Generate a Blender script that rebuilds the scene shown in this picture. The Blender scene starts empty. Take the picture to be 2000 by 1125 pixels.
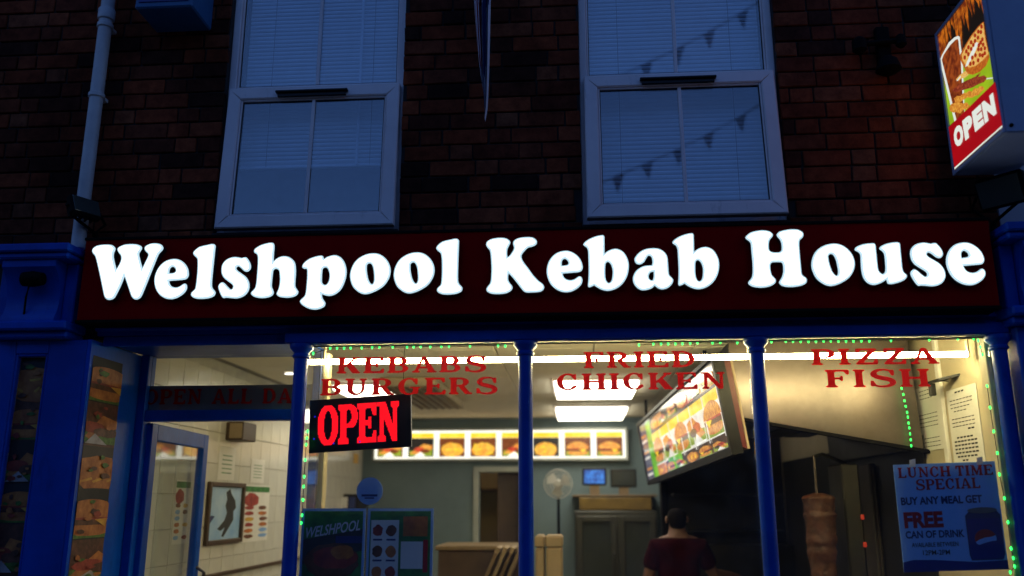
import bpy, bmesh, math, random
import numpy as np
from mathutils import Vector, Matrix
random.seed(7)
R = math.radians
scene = bpy.context.scene
COL = scene.collection

# ------------------------------------------------------------------ camera
PITCH, YAW, ROLL, FPX = R(13.85), R(-4.11), R(-0.04), 1700.0     # focal length in pixels of the 2000 px wide photograph
CAM = Vector((0.0, -4.0, 1.65))
FWD = Vector((math.sin(YAW)*math.cos(PITCH), math.cos(YAW)*math.cos(PITCH), math.sin(PITCH)))
RGT = Vector((math.cos(YAW), -math.sin(YAW), 0)); UPV = RGT.cross(FWD)
RGT, UPV = RGT*math.cos(ROLL)+UPV*math.sin(ROLL), UPV*math.cos(ROLL)-RGT*math.sin(ROLL)
cam = bpy.data.cameras.new('camera'); camo = bpy.data.objects.new('camera', cam); COL.objects.link(camo)
cam.sensor_width = 36; cam.lens = FPX/2000*36; cam.clip_start = 0.05; cam.clip_end = 500
M = Matrix((RGT, UPV, -FWD)).transposed().to_4x4(); M.translation = CAM
camo.matrix_world = M
cam.dof.use_dof = True; cam.dof.focus_distance = 4.35; cam.dof.aperture_fstop = 1.0
scene.camera = camo
# ------------------------------------------------------------------ dusk sky
world = bpy.data.worlds.new('World'); scene.world = world; world.use_nodes = True
wn = world.node_tree; wn.nodes.clear()
sky = wn.nodes.new('ShaderNodeTexSky'); sky.sky_type = 'NISHITA'; sky.sun_disc = False
sky.sun_elevation = R(22); sky.sun_rotation = R(0); sky.altitude = 100; sky.air_density = 1.3; sky.dust_density = 0.6; sky.ozone_density = 4.0
tint = wn.nodes.new('ShaderNodeMix'); tint.data_type = 'RGBA'; tint.blend_type = 'MULTIPLY'
tint.inputs[0].default_value = 1.0; tint.inputs[7].default_value = (0.50, 0.63, 1.0, 1)      # cool white balance of the dusk
bg = wn.nodes.new('ShaderNodeBackground'); bg.inputs['Strength'].default_value = 0.15
wo = wn.nodes.new('ShaderNodeOutputWorld')
wn.links.new(sky.outputs[0], tint.inputs[6]); wn.links.new(tint.outputs[2], bg.inputs[0]); wn.links.new(bg.outputs[0], wo.inputs[0])
vs = scene.view_settings; vs.view_transform = 'Standard'; vs.look = 'None'; vs.exposure = 0.0; vs.gamma = 1.0; vs.use_curve_mapping = False
scene.cycles.max_bounces = 8; scene.cycles.transparent_max_bounces = 16
scene.cycles.sample_clamp_indirect = 4.0; scene.cycles.use_denoising = True

# ------------------------------------------------------------------ measuring: a photograph pixel met with a plane of the place
def ray(px, py): return RGT*((px-1000)/FPX) - UPV*((py-562.5)/FPX) + FWD
def PY(px, py, Y): d = ray(px, py); return CAM + d*((Y-CAM.y)/d.y)
def PX(px, py, X): d = ray(px, py); return CAM + d*((X-CAM.x)/d.x)
def PZ(px, py, Z): d = ray(px, py); return CAM + d*((Z-CAM.z)/d.z)

# ------------------------------------------------------------------ materials
MATS = {}
def new_mat(name):
    m = bpy.data.materials.new(name); m.use_nodes = True; MATS[name] = m
    nt = m.node_tree; return m, nt, nt.nodes['Principled BSDF']
def N(nt, t, **kw):
    n = nt.nodes.new(t)
    for k, v in kw.items(): setattr(n, k, v)
    return n
def c4(c): return (c[0], c[1], c[2], 1)
def paint(name, c, rough=0.5, c2=None, scale=6, bump=0.0, metal=0.0, spec=0.5, detail=5, bscale=None, chips=None):
    """plain surface: two tones mixed by noise, uneven gloss, fine relief"""
    m, nt, b = new_mat(name)
    tc = N(nt, 'ShaderNodeTexCoord'); nz = N(nt, 'ShaderNodeTexNoise'); nz.inputs['Scale'].default_value = scale; nz.inputs['Detail'].default_value = detail
    nz.inputs['Roughness'].default_value = 0.65
    nt.links.new(tc.outputs['Object'], nz.inputs['Vector'])
    r = N(nt, 'ShaderNodeValToRGB'); r.color_ramp.elements[0].position = 0.35; r.color_ramp.elements[1].position = 0.7
    c2 = c2 or tuple(x*0.78 for x in c)
    r.color_ramp.elements[0].color = c4(c2); r.color_ramp.elements[1].color = c4(c)
    nt.links.new(nz.outputs['Fac'], r.inputs[0]); colr = r.outputs[0]
    if chips:                                            # chipped paint and rubbed-in dirt
        for sc_, lo_, cc_ in ((34, .70, chips), (9, .60, tuple(x*.25 for x in c))):
            n3 = N(nt, 'ShaderNodeTexNoise'); n3.inputs['Scale'].default_value = sc_; n3.inputs['Detail'].default_value = 7; n3.inputs['Roughness'].default_value = .7
            mpn = N(nt, 'ShaderNodeMapping'); mpn.inputs['Scale'].default_value = (1, 1, .35); nt.links.new(tc.outputs['Object'], mpn.inputs[0]); nt.links.new(mpn.outputs[0], n3.inputs['Vector'])
            rg_ = N(nt, 'ShaderNodeMapRange'); rg_.inputs['From Min'].default_value = lo_; rg_.inputs['From Max'].default_value = lo_+(.03 if sc_ > 20 else .14); rg_.inputs['To Max'].default_value = .9 if sc_ > 20 else .6
            nt.links.new(n3.outputs['Fac'], rg_.inputs['Value']); mc = N(nt, 'ShaderNodeMix', data_type='RGBA'); nt.links.new(rg_.outputs[0], mc.inputs[0]); nt.links.new(colr, mc.inputs[6]); mc.inputs[7].default_value = c4(cc_); colr = mc.outputs[2]
    nt.links.new(colr, b.inputs['Base Color'])
    mr = N(nt, 'ShaderNodeMapRange'); mr.inputs['To Min'].default_value = min(1, rough*1.25); mr.inputs['To Max'].default_value = rough*0.8
    nt.links.new(nz.outputs['Fac'], mr.inputs['Value']); nt.links.new(mr.outputs[0], b.inputs['Roughness'])
    b.inputs['Metallic'].default_value = metal; b.inputs['Specular IOR Level'].default_value = spec
    if bump:
        n2 = N(nt, 'ShaderNodeTexNoise'); n2.inputs['Scale'].default_value = bscale or scale*12; n2.inputs['Detail'].default_value = 4
        nt.links.new(tc.outputs['Object'], n2.inputs['Vector'])
        bp = N(nt, 'ShaderNodeBump'); bp.inputs['Strength'].default_value = bump; bp.inputs['Distance'].default_value = 0.004
        nt.links.new(n2.outputs['Fac'], bp.inputs['Height']); nt.links.new(bp.outputs[0], b.inputs['Normal'])
    return m
def glow(name, c, strength, c2=None, scale=20, gloss=False):
    """a surface that gives off light (tube, backlit print, LED)"""
    m, nt, b = new_mat(name)
    b.inputs['Base Color'].default_value = (0.02, 0.02, 0.02, 1); b.inputs['Roughness'].default_value = 0.12 if gloss else 0.5
    b.inputs['Specular IOR Level'].default_value = 0.7 if gloss else 0.3
    b.inputs['Emission Strength'].default_value = strength
    if c2:
        tc = N(nt, 'ShaderNodeTexCoord'); nz = N(nt, 'ShaderNodeTexNoise'); nz.inputs['Scale'].default_value = scale; nz.inputs['Detail'].default_value = 3
        nt.links.new(tc.outputs['Object'], nz.inputs['Vector'])
        r = N(nt, 'ShaderNodeValToRGB'); r.color_ramp.elements[0].position = 0.38; r.color_ramp.elements[1].position = 0.64
        r.color_ramp.elements[0].color = c4(c2); r.color_ramp.elements[1].color = c4(c)
        nt.links.new(nz.outputs['Fac'], r.inputs[0]); nt.links.new(r.outputs[0], b.inputs['Emission Color'])
    else:
        b.inputs['Emission Color'].default_value = c4(c)
    return m
def glass_mat(name, ior, tintc=(1, 1, 1)):
    m, nt, b = new_mat(name); nt.nodes.remove(b)
    lw_ = N(nt, 'ShaderNodeLayerWeight'); lw_.inputs['Blend'].default_value = .5      # facing: the same on both sides of the sheet
    pw = N(nt, 'ShaderNodeMath', operation='POWER'); pw.inputs[1].default_value = 5; nt.links.new(lw_.outputs['Facing'], pw.inputs[0])
    fr = N(nt, 'ShaderNodeMath', operation='MULTIPLY_ADD'); r0 = ((ior-1)/(ior+1))**2; fr.inputs[1].default_value = 1-r0; fr.inputs[2].default_value = r0
    nt.links.new(pw.outputs[0], fr.inputs[0])
    tr = N(nt, 'ShaderNodeBsdfTransparent'); tr.inputs[0].default_value = c4(tintc)
    gl = N(nt, 'ShaderNodeBsdfGlossy'); gl.inputs['Roughness'].default_value = 0.0; gl.inputs['Color'].default_value = (1, 1, 1, 1)
    mx = N(nt, 'ShaderNodeMixShader')
    nt.links.new(fr.outputs[0], mx.inputs[0]); nt.links.new(tr.outputs[0], mx.inputs[1]); nt.links.new(gl.outputs[0], mx.inputs[2])
    tc = N(nt, 'ShaderNodeTexCoord'); nz = N(nt, 'ShaderNodeTexNoise'); nz.inputs['Scale'].default_value = 2.6; nz.inputs['Detail'].default_value = 7; nz.inputs['Roughness'].default_value = .7
    nt.links.new(tc.outputs['Object'], nz.inputs['Vector'])
    rg_ = N(nt, 'ShaderNodeMapRange'); rg_.inputs['From Min'].default_value = .42; rg_.inputs['From Max'].default_value = .75; rg_.inputs['To Min'].default_value = .008; rg_.inputs['To Max'].default_value = .055
    nt.links.new(nz.outputs['Fac'], rg_.inputs['Value'])
    df = N(nt, 'ShaderNodeBsdfDiffuse'); df.inputs[0].default_value = (.6, .6, .6, 1); m2 = N(nt, 'ShaderNodeMixShader')       # dusty film on the pane
    nt.links.new(rg_.outputs[0], m2.inputs[0]); nt.links.new(mx.outputs[0], m2.inputs[1]); nt.links.new(df.outputs[0], m2.inputs[2])
    nt.links.new(m2.outputs[0], nt.nodes['Material Output'].inputs[0]); return m
def brick_mat(name, island):
    m, nt, b = new_mat(name)
    if island: src = N(nt, 'ShaderNodeNewGeometry').outputs['Random Per Island']
    else: src = N(nt, 'ShaderNodeObjectInfo').outputs['Random']
    r = N(nt, 'ShaderNodeValToRGB'); cr = r.color_ramp; cr.interpolation = 'LINEAR'
    tones = [(0, (.026, .012, .010)), (.10, (.050, .017, .012)), (.22, (.095, .024, .014)), (.40, (.14, .032, .016)), (.56, (.19, .042, .019)), (.70, (.11, .032, .018)), (.86, (.23, .054, .025)), (1, (.15, .056, .032))]
    cr.elements[0].color = c4(tones[0][1]); cr.elements[1].color = c4(tones[-1][1])
    for p, c in tones[1:-1]:
        e = cr.elements.new(p); e.color = c4(c)
    nt.links.new(src, r.inputs[0])
    tc = N(nt, 'ShaderNodeNewGeometry'); nz = N(nt, 'ShaderNodeTexNoise'); nz.inputs['Scale'].default_value = 14; nz.inputs['Detail'].default_value = 8; nz.inputs['Roughness'].default_value = .7
    nt.links.new(tc.outputs['Position'], nz.inputs['Vector'])
    r2 = N(nt, 'ShaderNodeValToRGB'); r2.color_ramp.elements[0].color = (.42, .40, .42, 1); r2.color_ramp.elements[1].color = (1.15, 1.1, 1.05, 1)
    r2.color_ramp.elements[0].position = .32; r2.color_ramp.elements[1].position = .68
    nt.links.new(nz.outputs['Fac'], r2.inputs[0])
    mx = N(nt, 'ShaderNodeMix', data_type='RGBA', blend_type='MULTIPLY'); mx.inputs[0].default_value = 1
    nt.links.new(r.outputs[0], mx.inputs[6]); nt.links.new(r2.outputs[0], mx.inputs[7]); nt.links.new(mx.outputs[2], b.inputs['Base Color'])
    n4 = N(nt, 'ShaderNodeTexNoise'); n4.inputs['Scale'].default_value = 1.7; n4.inputs['Detail'].default_value = 6; nt.links.new(tc.outputs['Position'], n4.inputs['Vector'])
    r4 = N(nt, 'ShaderNodeValToRGB'); r4.color_ramp.elements[0].position = .36; r4.color_ramp.elements[1].position = .62; r4.color_ramp.elements[0].color = (.72, .70, .68, 1); r4.color_ramp.elements[1].color = (1.5, 1.48, 1.42, 1)
    nt.links.new(n4.outputs['Fac'], r4.inputs[0]); m4 = N(nt, 'ShaderNodeMix', data_type='RGBA', blend_type='MULTIPLY'); m4.inputs[0].default_value = 1
    nt.links.new(mx.outputs[2], m4.inputs[6]); nt.links.new(r4.outputs[0], m4.inputs[7]); nt.links.new(m4.outputs[2], b.inputs['Base Color'])
    b.inputs['Roughness'].default_value = .95; b.inputs['Specular IOR Level'].default_value = .08
    n2 = N(nt, 'ShaderNodeTexNoise'); n2.inputs['Scale'].default_value = 90; n2.inputs['Detail'].default_value = 5
    nt.links.new(tc.outputs['Position'], n2.inputs['Vector'])
    bp = N(nt, 'ShaderNodeBump'); bp.inputs['Strength'].default_value = .6; bp.inputs['Distance'].default_value = .004
    nt.links.new(n2.outputs['Fac'], bp.inputs['Height']); nt.links.new(bp.outputs[0], b.inputs['Normal'])
    return m
brick_mat('brick', False); brick_mat('brick_joined', True)
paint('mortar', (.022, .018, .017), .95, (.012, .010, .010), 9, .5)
paint('blue_paint', (.001, .082, .56), .34, (.001, .050, .36), 3.2, .2, spec=.25, detail=9, chips=(.16, .17, .22))
paint('upvc', (.84, .75, .75), .35, (.72, .63, .64), 3, .03, chips=(.45, .42, .42))
paint('pipe_grey', (.62, .60, .60), .4, (.46, .44, .45), 5, .05)
paint('dark_plastic', (.006, .006, .007), .4, (.009, .009, .010), 8, spec=.25)
paint('black_metal', (.004, .004, .004), .7, (.007, .006, .006), 10, .1, spec=.06)
paint('gasket', (.02, .02, .022), .6)
paint('fascia_red', (.32, .002, .004), .5, (.25, .002, .003), 2, .0, spec=.02)
paint('letter_side', (.03, .03, .035), .4)
paint('aluminium', (.42, .44, .50), .35, (.34, .36, .42), 4, .05, .6)
paint('box_blue', (.03, .13, .30), .5, (.02, .10, .24), 6)
paint('sign_case', (.30, .36, .52), .4, (.25, .30, .45), 5, .08)
paint('slat_white', (.80, .82, .84), .5, (.74, .76, .78), 4)
paint('cord_white', (.25, .25, .27), .8)
paint('ceiling_tile', (.90, .84, .68), .9, (.84, .77, .62), 3, .4, bscale=120)
paint('ceiling_grid', (.40, .37, .32), .5)
paint('cream_wall', (.50, .43, .30), .6, (.42, .36, .25), 3, .1)
paint('grey_wall', (.15, .21, .235), .65, (.12, .17, .19), 2, .1)
paint('tile_white', (.68, .66, .60), .2, (.60, .58, .53), 3)
paint('grout', (.50, .48, .44), .9)
paint('floor_tile', (.42, .36, .28), .35, (.34, .28, .22), 3, .1)
paint('room_dark', (.16, .16, .18), .8)
paint('kitchen_dark', (.014, .012, .010), .5, (.022, .019, .015), 3, .1, spec=.2)  # near-black base that holds the shade of the kitchen panels
paint('steel', (.19, .155, .14), .30, (.12, .10, .09), 2.5, .16, .85, bscale=7)
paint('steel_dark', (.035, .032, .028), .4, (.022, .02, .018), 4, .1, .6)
paint('wood_cream', (.22, .15, .08), .5, (.15, .10, .055), 6)
paint('wood_dark', (.05, .028, .018), .5, (.08, .045, .03), 6)
paint('card_cream', (.40, .30, .20), .7, (.32, .24, .155), 5)
paint('fridge_body', (.40, .42, .38), .35, (.32, .34, .31), 3)
paint('fridge_case', (.032, .032, .025), .4, (.022, .022, .017), 3)
paint('fridge_glass', (.05, .055, .05), .08, (.035, .04, .035), 2)
paint('cabinet_brown', (.05, .038, .022), .6, (.035, .026, .016), 4)
paint('fan_white', (.62, .61, .58), .45)
paint('paper', (.72, .70, .66), .8, (.66, .64, .60), 5)
paint('paper_white', (.28, .52, .92), .55, (.25, .47, .84), 4)
paint('ink', (.03, .03, .035), .7)
paint('ink_red', (.45, .012, .015), .5, (.36, .008, .012), 8)
paint('ink_blue', (.02, .035, .16), .5)
paint('ink_deep_blue', (.01, .02, .22), .35)
paint('ink_green', (.05, .26, .05), .5, (.02, .10, .03), 14)
paint('ink_yellow', (.72, .46, .06), .5, (.55, .30, .05), 14)
paint('trim_yellow', (.22, .13, .02), .5, (.12, .07, .01), 9)
paint('board_red', (.10, .004, .004), .4)
paint('ink_orange', (.62, .20, .03), .5, (.35, .09, .02), 18)
paint('ink_brown', (.22, .07, .03), .5, (.09, .03, .015), 22)
paint('ink_tomato', (.42, .05, .03), .5, (.22, .02, .02), 16)
paint('k_lettuce', (.10, .22, .03), .5, (.03, .08, .015), 30)
paint('k_bun', (.52, .20, .05), .5, (.26, .07, .02), 16)
paint('k_brown', (.14, .05, .03), .5, (.05, .018, .012), 26)
paint('k_red', (.34, .05, .03), .5, (.16, .02, .015), 24)
paint('k_yellow', (.62, .36, .05), .5, (.45, .20, .03), 18)
paint('k_white', (.42, .40, .42), .5, (.25, .22, .22), 20)
paint('k_dark', (.03, .02, .02), .5)
paint('ink_sky', (.22, .42, .72), .4, (.45, .60, .80), 5)
paint('vinyl_grey', (.30, .30, .30), .6)
paint('kebab_meat', (.062, .016, .005), .6, (.026, .007, .003), 25, .8, bscale=45)
paint('skin', (.15, .070, .045), .6, (.12, .055, .036), 12)
paint('shirt_maroon', (.022, .0008, .002), .95, (.013, .0006, .0015), 10, .2, spec=.05)
paint('trousers', (.02, .02, .025), .9)
paint('hair', (.005, .004, .004), .9, (.008, .006, .006), 40, .5, spec=.05)
paint('flag_white', (.72, .68, .74), .85, (.60, .56, .62), 10)
paint('bunting_dark', (.012, .012, .03), .9)
paint('bunting_red', (.03, .008, .012), .9)
paint('flag_red', (.36, .03, .04), .85)
paint('flag_blue', (.02, .035, .16), .85)
paint('pavement', (.16, .155, .15), .9, (.11, .105, .10), 4, .3)
paint('asphalt', (.05, .05, .052), .92, (.035, .035, .037), 5, .5)
paint('render_pale', (.55, .50, .52), .9, (.46, .42, .44), 4, .4)
paint('sticker_blue', (.24, .42, .74), .5, (.20, .36, .66), 5)
paint('can_metal', (.35, .36, .38), .3, metal=.8)
glass_mat('glass_shop', 1.38); glass_mat('glass_upstairs', 1.95, (.90, .95, 1.0)); glass_mat('glass_door', 1.5, (.96, .98, .98))
m, nt, b = new_mat('vinyl_red')          # translucent red letters on the glass
nt.nodes.remove(b); df = N(nt, 'ShaderNodeBsdfDiffuse'); df.inputs[0].default_value = (.42, .010, .012, 1)
tl = N(nt, 'ShaderNodeBsdfTranslucent'); tl.inputs[0].default_value = (.55, .012, .012, 1)
mx = N(nt, 'ShaderNodeMixShader'); mx.inputs[0].default_value = .2
nt.links.new(df.outputs[0], mx.inputs[1]); nt.links.new(tl.outputs[0], mx.inputs[2]); nt.links.new(mx.outputs[0], nt.nodes['Material Output'].inputs[0])
glow('letter_face', (.92, .98, 1), 2.6); glow('letter_rim', (.62, .86, 1), .95)
glow('tube', (1, .86, .40), 88.0); glow('panel_light', (1, .94, .74), 7.0); glow('down_light', (1, .95, .85), 6.0)
glow('back_bulb', (1, .72, .30), 18.0)
glow('led_red', (1, .004, .012), 1.5); glow('led_green', (.02, 1, .10), 5.0); glow('led_blue', (.03, .02, .9), .6); glow('burner', (1, .04, .01), .30)
glow('p_white', (1, .97, .84), 1.61, (.92, .90, .74), 6); glow('p_yellow', (1, .74, .06), 1.4, (1, .60, .02), 10)
glow('p_bun', (1, .50, .08), 1.19, (.80, .24, .03), 34); glow('p_lettuce', (.55, .66, .05), 0.98, (.20, .34, .02), 60)
glow('p_patty', (.40, .10, .02), 0.84, (.18, .04, .01), 55); glow('p_tomato', (.95, .12, .04), 0.98, (.6, .03, .02), 20)
glow('p_chips', (1, .62, .08), 1.33, (.85, .30, .02), 60); glow('p_dark', (.05, .04, .03), .4)
glow('s_black', (.012, .008, .004), .7); glow('s_green', (.40, .62, .015), .85, (.28, .46, .01), 5); glow('s_red', (.48, .003, .006), .9, (.38, .002, .005), 4)
glow('s_white', (.84, .88, .80), .9); glow('s_cone', (.44, .085, .012), .75, (.16, .022, .005), 34); glow('s_flame', (.80, .20, .01), .7, (.22, .03, .004), 30)
glow('s_pizza', (.95, .62, .18), .85, (.85, .42, .08), 120); glow('s_salami', (.62, .05, .008), .75, (.40, .03, .005), 150); glow('s_crust', (.75, .20, .02), .75, (.5, .10, .01), 70)
glow('s_meat', (.50, .09, .03), .75, (.20, .02, .01), 110); glow('s_chicken', (.95, .46, .06), .85, (.62, .18, .02), 100)
glow('t_white', (.9, .88, .80), 1.08, (.75, .70, .6), 8, True); glow('t_green', (.25, .62, .02), 0.94, (.12, .40, .01), 6, True); glow('t_yellow', (1, .70, .05), 1.15, (.9, .55, .02), 8, True)
glow('t_bun', (.90, .42, .08), 0.94, (.55, .15, .03), 40, True); glow('t_brown', (.20, .10, .06), .5, (.10, .05, .05), 30, True); glow('t_blue', (.12, .12, .24), .5, (.30, .28, .34), 18, True)
glow('t_red', (.75, .08, .05), 0.81, (.4, .03, .03), 16, True); glow('t_lettuce', (.45, .55, .08), 0.88, (.2, .3, .03), 55, True)
glow('monitor_blue', (.06, .32, .95), .9, (.02, .08, .4), 30)

# ------------------------------------------------------------------ mesh builder
def wloc(o):
    v = Vector((0, 0, 0))
    while o is not None: v += o.location; o = o.parent
    return v
class MB:
    def __init__(s): s.v = []; s.f = []; s.m = []; s.mats = []
    def mi(s, mat):
        if mat is None: return 0
        if mat not in s.mats: s.mats.append(mat)
        return s.mats.index(mat)
    def poly(s, pts, mat=None):
        b0 = len(s.v); s.v += [Vector(p) for p in pts]; s.f.append(tuple(range(b0, b0+len(pts)))); s.m.append(s.mi(mat)); return s
    def mesh(s, vs, fs, mat=None):
        b0 = len(s.v); s.v += [Vector(p) for p in vs]; k = s.mi(mat)
        for f in fs: s.f.append(tuple(b0+i for i in f)); s.m.append(k)
        return s
    def box(s, a, b, mat=None, bev=0.0, xf=None):
        a = Vector(a); b = Vector(b)
        lo = Vector([min(a[i], b[i]) for i in range(3)]); hi = Vector([max(a[i], b[i]) for i in range(3)])
        bm = bmesh.new(); bmesh.ops.create_cube(bm, size=1)
        for v in bm.verts: v.co = Vector([lo[i]+(v.co[i]+.5)*(hi[i]-lo[i]) for i in range(3)])
        if bev:
            bev = min(bev, .45*min(hi[i]-lo[i] for i in range(3)))
            bmesh.ops.bevel(bm, geom=list(bm.edges), offset=bev, segments=1, affect='EDGES', profile=.5)
        if xf is not None: bm.transform(xf)
        bm.verts.index_update()
        s.mesh([v.co.copy() for v in bm.verts], [[v.index for v in f.verts] for f in bm.faces], mat); bm.free(); return s
    def lathe(s, prof, c, axis='z', n=20, mat=None, cap=True):
        """prof: list of (radius, height) along the axis from point c"""
        vs = []; fs = []; c = Vector(c)
        for r, h in prof:
            for k in range(n):
                t = 2*math.pi*k/n; x, y = r*math.cos(t), r*math.sin(t)
                vs.append(c+(Vector((x, y, h)) if axis == 'z' else Vector((x, h, y)) if axis == 'y' else Vector((h, x, y))))
        for i in range(len(prof)-1):
            for k in range(n):
                a, b2 = i*n+k, i*n+(k+1) % n
                fs.append((a, b2, b2+n, a+n))
        if cap: fs.append(tuple(range(n))[::-1]); fs.append(tuple(range((len(prof)-1)*n, len(prof)*n)))
        return s.mesh(vs, fs, mat)
    def tube(s, pts, r, n=8, mat=None):
        pts = [Vector(p) for p in pts]; vs = []; fs = []
        up = Vector((0, 0, 1))
        for i, p in enumerate(pts):
            d = (pts[min(i+1, len(pts)-1)]-pts[max(i-1, 0)]).normalized()
            a = d.cross(up if abs(d.z) < .95 else Vector((1, 0, 0))).normalized(); b2 = d.cross(a)
            rr = r[i] if isinstance(r, (list, tuple)) else r
            for k in range(n):
                t = 2*math.pi*k/n; vs.append(p+a*(rr*math.cos(t))+b2*(rr*math.sin(t)))
        for i in range(len(pts)-1):
            for k in range(n):
                q, w = i*n+k, i*n+(k+1) % n; fs.append((q, w, w+n, q+n))
        fs.append(tuple(range(n))); fs.append(tuple(range((len(pts)-1)*n, len(pts)*n)))
        return s.mesh(vs, fs, mat)
    def prism(s, pts, d, mat=None):
        """closed outline pts extruded by vector d"""
        pts = [Vector(p) for p in pts]; n = len(pts); d = Vector(d)
        fs = [tuple(range(n)), tuple(range(n, 2*n))[::-1]]+[(i, i+n, (i+1) % n+n, (i+1) % n) for i in range(n)]
        return s.mesh(pts+[p+d for p in pts], fs, mat)
    def build(s, name, mat=None, parent=None, smooth=False):
        me = bpy.data.meshes.new(name); w = wloc(parent) if parent else Vector((0, 0, 0))
        me.from_pydata([tuple(v-w) for v in s.v], [], s.f)
        names = s.mats or [mat]
        for k in names: me.materials.append(MATS[k])
        for p, k in zip(me.polygons, s.m): p.material_index = k
        bm = bmesh.new(); bm.from_mesh(me); bmesh.ops.recalc_face_normals(bm, faces=bm.faces); bm.to_mesh(me); bm.free()
        if smooth:
            for p in me.polygons: p.use_smooth = True
            me.set_sharp_from_angle(angle=R(38))
        o = bpy.data.objects.new(name, me); COL.objects.link(o)
        if parent: o.parent = parent
        return o
def tag(o, label=None, cat=None, group=None, kind=None):
    if label: o['label'] = label
    if cat: o['category'] = cat
    if group: o['group'] = group
    if kind: o['kind'] = kind
    return o
def thing(name, loc, label, cat, group=None):
    o = bpy.data.objects.new(name, None); COL.objects.link(o); o.location = loc; o.empty_display_size = .1
    return tag(o, label, cat, group)
def part_empty(name, loc, parent):
    o = bpy.data.objects.new(name, None); COL.objects.link(o); o.parent = parent; o.location = Vector(loc)-wloc(parent); o.empty_display_size = .05
    return o
def bx(name, a, b, mat, parent, bev=.003): return MB().box(a, b, None, bev).build(name, mat, parent)
def frame4(name, x0, x1, z0, z1, w, y0, y1, mat, parent, wt=None, wb=None, xf=None, bev=.004):
    """rectangular frame of four members butted end to end, in the XZ plane"""
    wt = w if wt is None else wt; wb = w if wb is None else wb
    m = MB(); m.box((x0, y0, z0), (x0+w, y1, z1), None, bev, xf); m.box((x1-w, y0, z0), (x1, y1, z1), None, bev, xf)
    m.box((x0+w, y0, z0), (x1-w, y1, z0+wb), None, bev, xf); m.box((x0+w, y0, z1-wt), (x1-w, y1, z1), None, bev, xf)
    return m.build(name, mat, parent)
def quadmap(p00, p10, p01, n):
    p00 = Vector(p00); du = Vector(p10)-p00; dv = Vector(p01)-p00; n = Vector(n)
    return lambda u, v, off=0.0: p00+du*u+dv*v+n*off
def ell(cx, cy, rx, ry, n=18, a0=0, a1=360, jit=0):
    return [(cx+rx*math.cos(R(a0+(a1-a0)*k/n))*(1+random.uniform(-jit, jit)), cy+ry*math.sin(R(a0+(a1-a0)*k/n))*(1+random.uniform(-jit, jit))) for k in range(n+(1 if a1-a0 < 360 else 0))]
def rect(u0, v0, u1, v1): return [(u0, v0), (u1, v0), (u1, v1), (u0, v1)]

# ------------------------------------------------------------------ lettering: a wide serif drawn from strokes, and the plain sans
T, t_, S = .20, .075, .10
def _stem(x, T=T):
    h = T/2
    return [[(x-h, 0), (x+h, 0), (x+h, 1), (x-h, 1)], [(x-h-S, 0), (x+h+S, 0), (x+h+S, .045), (x+h, .12), (x-h, .12), (x-h-S, .045)],
            [(x-h-S, 1), (x+h+S, 1), (x+h+S, .955), (x+h, .88), (x-h, .88), (x-h-S, .955)]]
def _bowl(x, cy, rx, ry, T=T, t=t_):      # right half ring
    o = ell(x, cy, rx, ry, 20, -90, 90); i = ell(x, cy, rx-T, ry-t, 20, 90, -90) if False else [(x+(rx-T)*math.cos(R(a)), cy+(ry-t)*math.sin(R(a))) for a in np.linspace(90, -90, 21)]
    return [o+i]
def _arm(x, y, L, up, T=T):               # thin bar with a wedge at its end
    s = 1 if up else -1
    return [[(x, y), (x+L, y), (x+L, y+s*.26), (x+L-.04, y+s*.26), (x+L-.14, y+s*t_), (x, y+s*t_)]]
def _line(x0, y0, x1, y1, w): return [[(x0-w/2, y0), (x0+w/2, y0), (x1+w/2, y1), (x1-w/2, y1)]]
def _foot(x, y, w=.34):
    return [[(x-w/2, 0), (x+w/2, 0), (x+w/2, .045), (x+.06, .1), (x-.06, .1), (x-w/2, .045)]] if y == 0 else [[(x-w/2, 1), (x+w/2, 1), (x+w/2, .955), (x+.06, .9), (x-.06, .9), (x-w/2, .955)]]
def _ring(cx, rx, T=T, t=.06, a0=0, a1=360):
    A = np.linspace(R(a0), R(a1), 41)
    return [[(cx+rx*math.cos(a), .5+.52*math.sin(a)) for a in A]+[(cx+(rx-T*abs(math.cos(a))-t*abs(math.sin(a)))*math.cos(a), .5+(.52-t*abs(math.sin(a))-.06*abs(math.cos(a)))*math.sin(a)) for a in A[::-1]]]
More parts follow.
